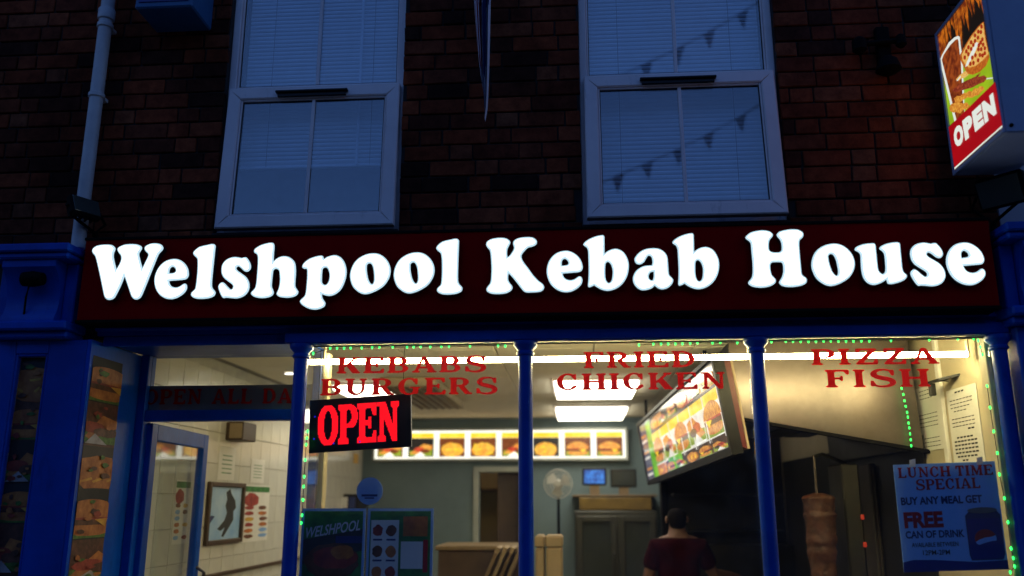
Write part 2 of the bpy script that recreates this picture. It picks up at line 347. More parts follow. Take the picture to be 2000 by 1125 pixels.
def _sspine():
    pts = [(.86, .80), (.74, .955), (.50, 1.0), (.28, .93), (.18, .76), (.26, .60), (.50, .50), (.76, .40), (.86, .24), (.76, .08), (.50, 0.0), (.24, .05), (.12, .22)]
    w = [.05, .06, .07, .13, .18, .20, .21, .20, .18, .13, .08, .07, .06]
    out = []
    P = []
    for i in range(len(pts)-1):
        for k in range(5):
            q = k/5; p0 = pts[max(i-1, 0)]; p1 = pts[i]; p2 = pts[i+1]; p3 = pts[min(i+2, len(pts)-1)]
            P.append(tuple(.5*(2*p1[j]+(p2[j]-p0[j])*q+(2*p0[j]-5*p1[j]+4*p2[j]-p3[j])*q*q+(3*p1[j]-p0[j]-3*p2[j]+p3[j])*q**3) for j in (0, 1))+(w[i]*(1-q)+w[i+1]*q,))
    for i in range(len(P)-1):
        (x0, y0, w0), (x1, y1, w1) = P[i], P[i+1]
        dx, dy = x1-x0, y1-y0; L = math.hypot(dx, dy)+1e-9; nx, ny = -dy/L, dx/L; e = .01
        out.append([(x0+nx*w0/2-dx/L*e, y0+ny*w0/2-dy/L*e), (x1+nx*w1/2+dx/L*e, y1+ny*w1/2+dy/L*e), (x1-nx*w1/2+dx/L*e, y1-ny*w1/2+dy/L*e), (x0-nx*w0/2-dx/L*e, y0-ny*w0/2-dy/L*e)])
    out.append([(.83, .98), (.89, .98), (.89, .66), (.84, .66), (.78, .84)]); out.append([(.08, .02), (.14, .02), (.20, .16), (.14, .34), (.08, .34)])
    return out
SERIF = {
 'I': (.44, _stem(.22)), 'H': (1.08, _stem(.22)+_stem(.86)+[rect(.22, .46, .86, .54)]),
 'E': (.94, _stem(.22)+_arm(.2, 1, .66, False)+_arm(.2, 0, .70, True)+[rect(.2, .465, .58, .535), [(.54, .5), (.60, .36), (.63, .36), (.63, .64), (.60, .64)]]),
 'F': (.88, _stem(.22)+_arm(.2, 1, .64, False)+[rect(.2, .465, .56, .535), [(.52, .5), (.58, .36), (.61, .36), (.61, .64), (.58, .64)]]),
 'L': (.86, _stem(.22)+_arm(.2, 0, .62, True)),
 'B': (.96, _stem(.22)+_bowl(.55, .74, .31, .26)+_bowl(.55, .255, .36, .255)+[rect(.2, .925, .56, 1), rect(.2, .47, .56, .54), rect(.2, 0, .56, .075)]),
 'P': (.92, _stem(.22)+_bowl(.54, .71, .36, .29)+[rect(.2, .925, .55, 1), rect(.2, .42, .55, .495)]),
 'R': (1.04, _stem(.22)+_bowl(.52, .735, .34, .265)+[rect(.2, .925, .53, 1), rect(.2, .47, .53, .545), [(.42, .50), (.64, .50), (.92, .06), (1.02, .05), (1.02, 0), (.74, 0)]]),
 'D': (1.02, _stem(.22)+_bowl(.46, .5, .50, .5)+[rect(.2, .925, .47, 1), rect(.2, 0, .47, .075)]),
 'K': (1.06, _stem(.22)+_line(.34, .40, .84, .98, .10)+[[(.42, .52), (.60, .70), (.98, .06), (1.04, .05), (1.04, 0), (.70, 0), (.70, .04)]]+_foot(.84, 1, .32)),
 'N': (1.10, _line(.22, 0, .22, 1, .085)+_line(.90, 0, .90, 1, .085)+[[(.12, 1), (.36, 1), (.95, 0), (.80, 0)]]+_foot(.22, 0, .30)+_foot(.88, 1, .30)+[[(.02, 1), (.3, 1), (.3, .955), (.02, .955)]]),
 'A': (1.08, [[(.46, 1.0), (.60, 1.0), (1.0, .04), (.76, .04)], [(.46, 1), (.53, 1), (.22, .03), (.13, .03)], rect(.30, .27, .80, .34)]+_foot(.18, 0, .32)+_foot(.88, 0, .40)),
 'U': (1.06, [rect(.14, .36, .34, 1), rect(.78, .36, .865, 1), [(.14, .4)]+[(.5+.36*math.cos(a), .37+.39*math.sin(a)) for a in np.linspace(math.pi, 2*math.pi, 19)]+[(.86, .4), (.775, .4)]+[(.555+.22*math.cos(a), .37+.29*math.sin(a)) for a in np.linspace(0, -math.pi, 19)]+[(.34, .4)]]+_foot(.24, 1, .40)+_foot(.82, 1, .30)),
 'C': (1.0, _ring(.52, .46, a0=38, a1=322)+[[(.80, .98), (.87, .98), (.87, .62), (.82, .62), (.76, .84)], [(.86, .14), (.90, .20), (.84, .30), (.78, .22)]]),
 'G': (1.08, _ring(.52, .46, a0=38, a1=305)+[[(.80, .98), (.87, .98), (.87, .62), (.82, .62), (.76, .84)], rect(.70, .03, .90, .44), rect(.58, .40, 1.0, .455)]),
 'O': (1.04, _ring(.52, .48)), 'S': (.98, _sspine()),
 'Z': (.94, [[(.66, .96), (.86, .96), (.30, .04), (.10, .04)], rect(.12, .925, .86, 1), rect(.10, 0, .88, .075), [(.12, 1), (.16, 1), (.26, .93), (.16, .70), (.12, .70)], [(.88, 0), (.84, 0), (.74, .07), (.84, .32), (.88, .32)]]),
 'T': (.96, _stem(.48)+[rect(.08, .925, .88, 1), [(.08, 1), (.12, 1), (.22, .93), (.12, .68), (.08, .68)], [(.88, 1), (.84, 1), (.74, .93), (.84, .68), (.88, .68)]]),
 'M': (1.28, _line(.22, 0, .22, 1, .085)+_stem(1.04)+[[(.14, 1), (.38, 1), (.72, .1), (.60, .0)], [(.66, .02), (.60, .14), (.94, 1), (1.0, 1)]]+_foot(.22, 0, .30)+[[(.04, 1), (.3, 1), (.3, .955), (.04, .955)]]),
 'W': (1.40, [[(.10, 1), (.32, 1), (.56, .0), (.46, .0)], [(.50, 0), (.56, 0), (.78, .95), (.70, .95)], [(.62, 1), (.84, 1), (1.04, 0), (.94, 0)], [(.98, 0), (1.04, 0), (1.30, 1), (1.22, 1)]]+_foot(.20, 1, .38)+_foot(.72, 1, .34)+_foot(1.26, 1, .26)),
 'Y': (1.04, [rect(.43, 0, .63, .48), [(.06, 1), (.30, 1), (.63, .44), (.43, .44)], [(.84, 1), (.92, 1), (.63, .46), (.55, .44)]]+_foot(.53, 0, .42)+_foot(.18, 1, .38)+_foot(.88, 1, .28)),
}
def in_polys(polys, X, Y):
    out = np.zeros(X.shape, bool)
    for p in polys:
        ins = np.zeros(X.shape, bool); n = len(p)
        for i in range(n):
            (x0, y0), (x1, y1) = p[i], p[(i+1) % n]
            if y0 == y1: continue
            c = ((Y >= min(y0, y1)) & (Y < max(y0, y1))) & (X < (x1-x0)*(Y-y0)/(y1-y0)+x0)
            ins ^= c
        out |= ins
    return out
_gc = {}
def glyph(ch, res=26):
    """flat filled mesh of one serif capital (cap height 1): marching squares over the union of its strokes"""
    if ch in _gc: return _gc[ch]
    w, polys = SERIF[ch]; h = 1.0/res
    xs = np.arange(-.06, w+.08, h); ys = np.arange(-.06, 1.08, h); X, Y = np.meshgrid(xs, ys)
    F = np.zeros(X.shape)
    for a in (-.37, 0.01, .37):
        for b in (-.37, 0.01, .37):
            q = np.zeros(X.shape, bool)
            for dx, dy in ((0, 0), (.028, 0), (-.028, 0), (0, .022), (0, -.022)): q |= in_polys(polys, X+a*h+dx, Y+b*h+dy)
            F += q
    F = F/9.0-.5
    vs = []; fs = []
    for j in range(len(ys)-1):
        i = 0
        while i < len(xs)-1:
            f = [F[j, i], F[j, i+1], F[j+1, i+1], F[j+1, i]]
            if min(f) > 0:
                k = i
                while k+1 < len(xs)-1 and min(F[j, k+1], F[j, k+2], F[j+1, k+2], F[j+1, k+1]) > 0: k += 1
                b0 = len(vs); vs += [(xs[i], ys[j]), (xs[k+1], ys[j]), (xs[k+1], ys[j+1]), (xs[i], ys[j+1])]; fs.append((b0, b0+1, b0+2, b0+3)); i = k+1; continue
            if max(f) > 0:
                c = [(xs[i], ys[j]), (xs[i+1], ys[j]), (xs[i+1], ys[j+1]), (xs[i], ys[j+1])]; poly = []
                for e in range(4):
                    a, b = f[e], f[(e+1) % 4]
                    if a > 0: poly.append(c[e])
                    if (a > 0) != (b > 0):
                        q = a/(a-b); poly.append((c[e][0]+(c[(e+1) % 4][0]-c[e][0])*q, c[e][1]+(c[(e+1) % 4][1]-c[e][1])*q))
                if len(poly) > 2: b0 = len(vs); vs += poly; fs.append(tuple(range(b0, b0+len(poly))))
            i += 1
    _gc[ch] = (w, vs, fs); return _gc[ch]
def serif(mb, txt, mp, u0, v0, u1, v1, off, mat, gap=.16, space=.55):
    """fit txt into the box u0..u1 x v0..v1 of the surface mp"""
    tot = sum(space if c == ' ' else SERIF[c][0]+gap for c in txt)-gap; x = 0
    for c in txt:
        if c == ' ': x += space; continue
        w, vv, ff = glyph(c)
        mb.mesh([mp(u0+(u1-u0)*(x+a)/tot, v0+(v1-v0)*b, off) for a, b in vv], ff, mat); x += w+gap
_sc = {}
def sans(mb, txt, mp, u0, v0, u1, v1, off, mat, bold=.02, shear=0.0):
    key = (txt, bold, shear)
    if key not in _sc:
        cu = bpy.data.curves.new('txt', 'FONT'); cu.body = txt; cu.offset = bold; cu.resolution_u = 3; cu.shear = shear
        o = bpy.data.objects.new('txt', cu); COL.objects.link(o); dg = bpy.context.evaluated_depsgraph_get()
        me = bpy.data.meshes.new_from_object(o.evaluated_get(dg)); V = [(v.co.x, v.co.y) for v in me.vertices]; Fc = [tuple(p.vertices) for p in me.polygons]
        bpy.data.objects.remove(o); bpy.data.curves.remove(cu); bpy.data.meshes.remove(me)
        _sc[key] = (V, Fc)
    V, Fc = _sc[key]
    x0 = min(a for a, b in V); x1 = max(a for a, b in V); y0 = min(b for a, b in V); y1 = max(b for a, b in V)
    mb.mesh([mp(u0+(u1-u0)*(a-x0)/(x1-x0), v0+(v1-v0)*(b-y0)/(y1-y0), off) for a, b in V], Fc, mat)

# ================================================================== the setting: street
tag(bx('pavement', (-30, -2.6, -.12), (30, .02, 0), 'pavement', None, .01), kind='structure')
tag(bx('road', (-60, -60, -.4), (60, -2.6, -.12), 'asphalt', None, 0), kind='structure')

# ================================================================== brick upper storey
house = thing('brick_house', (0, 0, 0), 'dark red brick upper storey with two white framed windows above the shop', 'building')
WZ0, WZ1, WXL, WXR = 2.42, 4.86, -3.9, 1.985
WIN = [(-1.775, -.842), (.052, 1.030)]; WZB, WZT = 2.915, 4.70
wall = MB()
def wall_piece(x0, x1, z0, z1): wall.box((x0, .011, z0), (x1, .24, z1))
wall_piece(WXL, WIN[0][0], WZ0, WZ1); wall_piece(WIN[0][1], WIN[1][0], WZ0, WZ1); wall_piece(WIN[1][1], WXR, WZ0, WZ1)
for a, b in WIN: wall_piece(a, b, WZ0, WZB); wall_piece(a, b, WZT, WZ1)
wallo = wall.build('wall', 'mortar', house)
COURSE, JO, LS, LH = .0832, .0085, .222, .106
bricks = []
nz_ = int((WZ1-2.80)/COURSE)
for k in range(nz_):
    z0 = 2.80+k*COURSE; z1 = z0+COURSE-JO; x = WXL-random.uniform(0, .3) if k % 3 == 2 else WXL-(.165 if k % 2 else .0); hd = False
    run = 0
    while x < WXR:
        L = LH if hd else LS
        if random.random() < .06: L *= random.uniform(.85, .97)
        run = 0 if hd else run+1
        a, b = max(x, WXL), min(x+L, WXR)
        segs = [(a, b)]
        for wa, wb in WIN:
            if z1 > WZB-.02 and z0 < WZT:
                ns = []
                for s0, s1 in segs:
                    if s1 <= wa or s0 >= wb: ns.append((s0, s1)); continue
                    if s0 < wa: ns.append((s0, wa))
                    if s1 > wb: ns.append((wb, s1))
                segs = ns
        for s0, s1 in segs:
            if s1-s0 > .03: bricks.append((s0, s1, z0, z1))
        x += L+JO
        hd = (not hd) and (run >= 2 or random.random() < .62)
def brick_mesh(L, H, seed):
    rn = random.Random(seed); bm = bmesh.new(); bmesh.ops.create_cube(bm, size=1)
    for v in bm.verts:
        v.co = Vector((v.co.x*L+rn.uniform(-.0022, .0022), v.co.y*.030+rn.uniform(-.0012, .0012), v.co.z*H+rn.uniform(-.002, .002)))
    bmesh.ops.bevel(bm, geom=list(bm.edges), offset=.0035, segments=1, affect='EDGES', profile=.6)
    return bm
def view_px(p):
    v = Vector(p)-CAM; z = v.dot(FWD); return 1000+FPX*v.dot(RGT)/z, 562.5-FPX*v.dot(UPV)/z
def shown(b):
    n = 0
    for x in (b[0], b[1]):
        for z in (b[2], b[3]):
            p = view_px((x, 0, z)); n += (0 < p[0] < 2000 and 0 < p[1] < 1125)
    return n if (b[2]+b[3])/2 > 2.90 else 0
bricks.sort(key=lambda b: -(shown(b) > 0)*(1+shown(b))*(b[1]-b[0])*(b[3]-b[2]))
cache = {}; rest = MB()
for i, (x0, x1, z0, z1) in enumerate(bricks):
    L = round((x1-x0)/.004)*.004; H = z1-z0; key = (round(L, 3), i % 4)
    yj = random.uniform(-.0022, .0022)
    if i < 300:
        if key not in cache:
            bm = brick_mesh(L, H, len(cache)); me = bpy.data.meshes.new('brick'); bm.to_mesh(me); bm.free(); me.materials.append(MATS['brick']); cache[key] = me
        o = bpy.data.objects.new('brick', cache[key]); COL.objects.link(o); o.parent = wallo
        o.location = ((x0+x1)/2, .015+yj, (z0+z1)/2); o.rotation_euler = (random.uniform(-.006, .006), random.uniform(-.004, .004), random.uniform(-.004, .004))
    else:
        bm = brick_mesh(L, H, i); bm.verts.index_update()
        c = Vector(((x0+x1)/2, .015+yj, (z0+z1)/2))
        rest.mesh([v.co+c for v in bm.verts], [[v.index for v in f.verts] for f in bm.faces]); bm.free()
tag(rest.build('brickwork', 'brick_joined', wallo), 'bricks at the edges of the wall', kind='stuff')

# ------------------------------------------------------------------ upstairs windows
def window(x0, x1, tilt, side):
    cx = (x0+x1)/2
    w = part_empty('window', (cx, .06, WZB), house)
    w['label'] = 'left upstairs window with half raised blind' if side == 0 else 'right upstairs window with bunting reflected in its panes'
    x0 += .0008; x1 -= .0008
    ZT = 3.722                                          # top of the opening light
    fr = MB(); F0, F1 = .045, .115
    fr.box((x0, F0, WZB+.03), (x0+.038, F1, WZT), None, .004); fr.box((x1-.038, F0, WZB+.03), (x1, F1, WZT), None, .004)
    fr.box((x0+.038, F0, WZT-.05), (x1-.038, F1, WZT), None, .004); fr.box((x0+.038, F0, WZB+.03), (x1-.038, F1, WZB+.075), None, .004)
    fr.box((x0+.038, F0+.002, ZT-.03), (x1-.038, F1, ZT+.030), None, .004)
    fr.build('frame', 'upvc', w)
    frame4('bead', x0+.038, x1-.038, ZT+.030, WZT-.05, .010, .060, .098, 'upvc', w)
    frame4('gasket', x0+.048, x1-.048, ZT+.042, WZT-.062, .004, .070, .080, 'gasket', w, bev=.001)
    MB().box((cx-.009, .062, ZT+.042), (cx+.009, .072, WZT-.062), None, .003).build('glazing_bar', 'upvc', w)
    MB().box((x0+.048, .0735, ZT+.042), (x1-.048, .0775, WZT-.062)).build('pane', 'glass_upstairs', w)
    MB().box((x0-.0005, -.010, WZB+.001), (x1+.0005, .24, WZB+.029), None, .003).build('sill', 'mortar', w)  # shadow below the opening light is put into the dark sill colour
    # opening light, hinged along its top rail and pushed out a little at the bottom
    cx0, cx1, cz0, cz1 = x0+.022, x1-.018, WZB+.040, ZT+.006
    piv = Vector((0, .028, cz1)); xf = Matrix.Translation(piv) @ Matrix.Rotation(-tilt, 4, 'X') @ Matrix.Translation(-piv)
    fw = .066
    g = .0011; m = MB()
    o_ = [(cx0, cz0), (cx1, cz0), (cx1, cz1), (cx0, cz1)]; i_ = [(cx0+fw, cz0+fw), (cx1-fw, cz0+fw), (cx1-fw, cz1-fw), (cx0+fw, cz1-fw)]
    for e in range(4):                                   # four mitred members with a hairline at each corner
        a, b2 = Vector(o_[e]), Vector(o_[(e+1) % 4]); c_, d_ = Vector(i_[(e+1) % 4]), Vector(i_[e]); t = (b2-a).normalized()*g
        q4 = [a+t, b2-t, c_-t, d_+t]; nin = Vector((-(b2-a).y, (b2-a).x)).normalized()
        k1 = [q4[0]+nin*.006+t*3, q4[1]+nin*.006-t*3, q4[2]-nin*.006+t*0, q4[3]-nin*.006]
        vs_ = [xf @ Vector((p.x, y, p.y)) for y, rr_ in ((.044, q4), (.010, q4), (.004, k1)) for p in rr_]
        m.mesh(vs_, [(0, 1, 2, 3), (8, 9, 10, 11)]+[(j*4+i2, j*4+(i2+1) % 4, j*4+4+(i2+1) % 4, j*4+4+i2) for j in (0, 1) for i2 in range(4)])
    m.box((cx0+.01, .012, cz0+.01), (cx0+fw-.01, .040, cz1-.01), None, 0, xf); m.box((cx1-fw+.01, .012, cz0+.01), (cx1-.01, .040, cz1-.01), None, 0, xf)
    m.build('opening_light', 'upvc', w)
    frame4('bead', cx0+fw, cx1-fw, cz0+fw, cz1-fw, .010, .014, .042, 'upvc', w, xf=xf)
    frame4('gasket', cx0+fw+.010, cx1-fw-.010, cz0+fw+.010, cz1-fw-.010, .004, .020, .034, 'gasket', w, xf=xf, bev=.001)
    MB().box((cx+.004-.009, .016, cz0+fw+.01), (cx+.004+.009, .025, cz1-fw-.01), None, .003, xf).build('glazing_bar', 'upvc', w)
    MB().box((cx0+fw+.010, .026, cz0+fw+.010), (cx1-fw-.010, .030, cz1-fw-.010), None, 0, xf).build('pane', 'glass_upstairs', w)
    v = MB(); v.box((cx-.19, -.022, cz1-.046), (cx+.185, .004, cz1-.034), None, .003, xf); v.box((cx-.18, -.010, cz1-.066), (cx+.175, .0035, cz1-.047), None, .002, xf)
    vo = v.build('trickle_vent', 'dark_plastic', w)
    # faint fog and wipe marks stay out: the panes are clean glass
    return w
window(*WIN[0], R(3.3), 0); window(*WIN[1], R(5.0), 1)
# room behind the panes
up = MB(); up.box((-3.8, 2.6, 2.60), (1.9, 2.7, 4.95)); up.box((-3.8, .2, 2.60), (1.9, 2.6, 2.74)); up.box((-3.8, .2, 4.865), (1.9, 2.6, 4.95)); up.box((-3.9, .2405, 2.6), (-3.8, 2.7, 4.95)); up.box((1.9, .2405, 2.6), (1.985, 2.7, 4.95))
tag(up.build('upper_room', 'room_dark'), kind='structure')

def blind(x0, x1, zb, zt, y, label, group='venetian blinds upstairs'):
    r = thing('venetian_blind', ((x0+x1)/2, y, zb), label, 'blind', group)
    pitch = .0232; n = int((zt-zb)/pitch); me = None
    m = MB(); W = x1-x0; c = Vector(((x0+x1)/2, y, zb))
    prof = [(-.0080, .0130), (-.0100, .0065), (-.0075, -.0005), (-.0010, -.0070), (.0085, -.0115)]      # tilted curved slat
    vv = []
    for s in (-.5, .5):
        for a, b in prof: vv.append(c+Vector((s*W, a, b)))
    for a in range(4): m.f.append((a, a+1, a+6, a+5)); m.m.append(0)
    m.v = vv
    first = None
    for k in range(n):
        if first is None: o = first = m.build('slat', 'slat_white', r)
        else: o = bpy.data.objects.new('slat', first.data); COL.objects.link(o); o.parent = r
        o.location.z = .03+k*pitch; o.rotation_euler = (random.uniform(-.09, .09), random.uniform(-.0012, .0012), 0)
    MB().box((x0, y-.012, zb), (x1, y+.012, zb+.016), None, .003).build('bottom_rail', 'slat_white', r)
    for fx in (.17, .83):
        xx = x0+fx*W; MB().tube([(xx, y-.0145, zb+.01), (xx, y-.0145, zt)], .0014, 5).build('ladder_cord', 'cord_white', r)
    if zb > 3.2: MB().tube([(x1-.25*W, y-.024, zt), (x1-.25*W, y-.024, zb+.005)], .0065, 6).build('tilt_wand', 'slat_white', r)
    return r
blind(WIN[0][0]+.055, WIN[0][1]-.05, 3.335, 4.66, .150, 'pale slatted blind stopping halfway down the left upstairs window')
blind(WIN[1][0]+.055, WIN[1][1]-.05, 2.99, 4.66, .150, 'pale slatted blind lowered fully in the right upstairs window')

# bunting strung across the street, met in the panes of the right window
ystr, ypane = -7.2, .0755
def mirrored(px, py):
    d = ray(px, py); h = CAM+d*((ypane-CAM.y)/d.y); d2 = Vector((d.x, -d.y, d.z)); return h+d2*((ystr-h.y)/d2.y)
bp = [mirrored(*p) for p in ((1205, 150), (1262, 124), (1325, 94), (1385, 62), (1450, 24), (1515, -18))]
sp = bp[1]-bp[0]; allp = [bp[0]-sp*k-Vector((0, 0, .012*k)) for k in (4, 3, 2, 1)]+bp+[bp[-1]+(bp[-1]-bp[-2])*k for k in (1, 2, 3)]
bunt = thing('bunting', allp[0], 'string of small dark triangular flags mirrored in the right upstairs window', 'bunting')
MB().tube(allp, .011, 5).build('string', 'bunting_dark', bunt)
for i, p in enumerate(allp):
    d = (allp[min(i+1, len(allp)-1)]-allp[max(i-1, 0)]).normalized(); a = .10; tw = random.uniform(-.03, .05)
    m = MB(); l, r_ = p-d*a, p+d*a; tip = p+Vector((random.uniform(-.02, .02), tw, -.30)); q = Vector((0, .004, 0)); mid = (l+r_+tip)/3+Vector((0, random.uniform(-.03, .03), 0))
    m.mesh([l, r_, tip, mid, l+q, r_+q, tip+q, mid+q], [(0, 1, 3), (1, 2, 3), (2, 0, 3), (5, 4, 7), (6, 5, 7), (4, 6, 7), (0, 4, 5, 1), (1, 5, 6, 2), (2, 6, 4, 0)])
    m.build('flag', ('bunting_dark', 'bunting_red', 'bunting_dark')[i % 3], bunt)

# hanging flag on its staff between the windows
fl = thing('flag', (-.40, -.02, 4.66), 'limp union flag hanging down the bricks between the two upstairs windows', 'flag')
MB().tube([(-.385, .0, 4.58), (-.37, -.62, 5.05)], .014, 10).build('staff', 'upvc', fl)
tipz = PY(948, 236, -.30).z; fx = PY(940, 60, -.30).x
m = MB(); nu, nv = 24, 22; ztop = 4.80
for j in range(nv+1):
    v = j/nv; z = ztop+(tipz-ztop)*v
    wid = .128*(1-v)**.55 + .004; cx = fx-.006+.026*v**2
    for i in range(nu+1):
        u = i/nu
        zz = z+(.10*(1-v)*math.sin(u*5.0)*.15)+(.16*(1-u)**1.5)*(v**3)
        m.v.append(Vector((cx+(u-.5)*wid*(1+.06*math.sin(u*19)), -.30+.030*math.sin(u*17+v*1.7)*(1-.5*v)+.012*math.sin(u*31+2*v), zz)))
cols = ['flag_white', 'flag_white', 'flag_red', 'flag_red', 'flag_white', 'flag_red', 'flag_red', 'flag_white', 'flag_red', 'flag_red', 'flag_white', 'flag_red', 'flag_white', 'flag_blue', 'flag_blue', 'flag_blue', 'flag_blue', 'flag_blue', 'flag_white', 'flag_white', 'flag_blue', 'flag_blue', 'flag_blue', 'flag_white']
for j in range(nv):
    for i in range(nu):
        a = j*(nu+1)+i; m.f.append((a, a+1, a+nu+2, a+nu+1)); k = min(nu-1, i+int(3*(j/nv)**2)); m.m.append(m.mi(cols[k] if j/nv < .82 else ('flag_white' if i % 3 else 'flag_blue')))
m.build('cloth', None, fl, True)

# ------------------------------------------------------------------ downpipe, wall boxes, floodlights
pipe = thing('drainpipe', (-2.415, -.07, 2.9), 'pale grey plastic drainpipe running down the bricks at far left', 'drainpipe')
MB().lathe([(.033, 2.86), (.033, 4.86)], (-2.415, -.07, 0), n=24).build('pipe', 'pipe_grey', pipe, True)
for z in (PY(185, 182, -.1).z, PY(203, 45, -.1).z):
    m = MB(); m.lathe([(.036, 0), (.040, .004), (.040, .022), (.036, .026)], (-2.415, -.07, z-.013), n=24); m.box((-2.440, -.045, z-.010), (-2.390, .004, z+.010), None, .003)
    m.build('bracket', 'pipe_grey', pipe, True)
z = PY(205, 26, -.1).z
MB().lathe([(.0335, -.005), (.041, 0), (.042, .01), (.042, .055), (.039, .06), (.0335, .062)], (-2.415, -.07, z-.02), n=24).build('socket_joint', 'pipe_grey', pipe, True)
zb = 4.060
wb = thing('wall_box', (-2.02, 0, zb), 'blue box jutting from the bricks beside the drainpipe, cut by the top edge', 'box')
MB().box((-2.170, -.24, zb), (-1.872, .0, zb+.34), None, .008).build('case', 'box_blue', wb)
MB().box((-2.150, -.245, zb+.03), (-1.892, -.2405, zb+.31), None, .002).build('cover', 'ink_deep_blue', wb)
bk = thing('wall_bracket', (1.22, 0, PY(1728, 95, 0).z), 'black iron bracket fixed to the bricks between window and projecting sign', 'bracket')
c = PY(1728, 95, -.03); 
MB().box((c.x-.035, -.035, c.z-.10), (c.x+.030, .002, c.z+.12), None, .006).build('plate', 'black_metal', bk)
m = MB(); m.tube([(c.x-.14, -.05, c.z+.015), (c.x+.07, -.05, c.z+.03)], .014, 8); m.build('arm', 'black_metal', bk)
MB().lathe([(.012, -.05), (.034, -.03), (.034, .02), (.02, .035)], (c.x-.13, -.06, c.z+.01), n=14).build('knob', 'black_metal', bk, True)
MB().lathe([(.012, -.03), (.026, -.015), (.022, .03), (.01, .04)], (c.x+.07, -.055, c.z+.02), n=14).build('knob', 'black_metal', bk, True)
MB().lathe([(.03, -.04), (.06, -.02), (.045, .03), (.02, .05)], (c.x-.005, -.06, c.z-.11), n=16).build('hood', 'black_metal', bk, True)
def floodlight(p, yaw, pitch, s, label):
    f = thing('floodlight', p, label, 'floodlight', 'floodlights above the shop front')
    xf = Matrix.Translation(Vector(p)) @ Matrix.Rotation(yaw, 4, 'Z') @ Matrix.Rotation(pitch, 4, 'X')
    m = MB(); m.box((-.09*s, -.03*s, -.065*s), (.09*s, .02*s, .065*s), None, .012*s, xf)
    for k in range(5): m.box((-.07*s+k*.032*s, .018*s, -.05*s), (-.062*s+k*.032*s, .05*s, .05*s), None, .001, xf)
    m.build('housing', 'black_metal', f)
    MB().box((-.078*s, -.0355*s, -.053*s), (.078*s, -.0305*s, .053*s), None, .001, xf).build('lens', 'fridge_glass', f)
    m = MB(); a = xf @ Vector((-.1*s, .0, 0)); b = xf @ Vector((.1*s, .0, 0)); q = Vector((p[0], p[1]+.12, p[2]-.10*s))
    m.tube([a, a+Vector((0, .06, -.04)), q, b+Vector((0, .06, -.04)), b], .008, 6); m.tube([q, Vector((p[0], p[1]+.16, p[2]-.16*s))], .014, 8); m.build('bracket', 'black_metal', f)
p = PY(163, 408, -.16); floodlight(p, R(62), R(-24), .85, 'black floodlight with pale lens on the left end above the fascia')
p = PY(1958, 372, -.14); floodlight(p, R(-48), R(20), 1.15, 'black floodlight under the projecting sign at the right end of the fascia')

# ================================================================== fascia sign with built-up lit letters
FX0, FX1, FZ0, FZ1, FY = -2.33, 1.86, 2.481, 2.877, -.15
fas = thing('fascia_sign', ((FX0+FX1)/2, -.02, FZ0), 'long dark red fascia with big glowing white raised lettering', 'shop sign')
MB().box((FX0, FY, FZ0), (FX1, -.012, FZ1), None, .004).build('board', 'fascia_red', fas)
m = MB(); m.box((FX0-.004, FY-.006, FZ1-.0035), (FX1+.004, -.010, FZ1+.010), None, .002); m.build('top_trim', 'black_metal', fas)
m = MB(); m.box((FX0-.004, FY-.006, FZ0-.012), (FX1+.004, -.010, FZ0+.002), None, .002); m.build('bottom_trim', 'black_metal', fas)
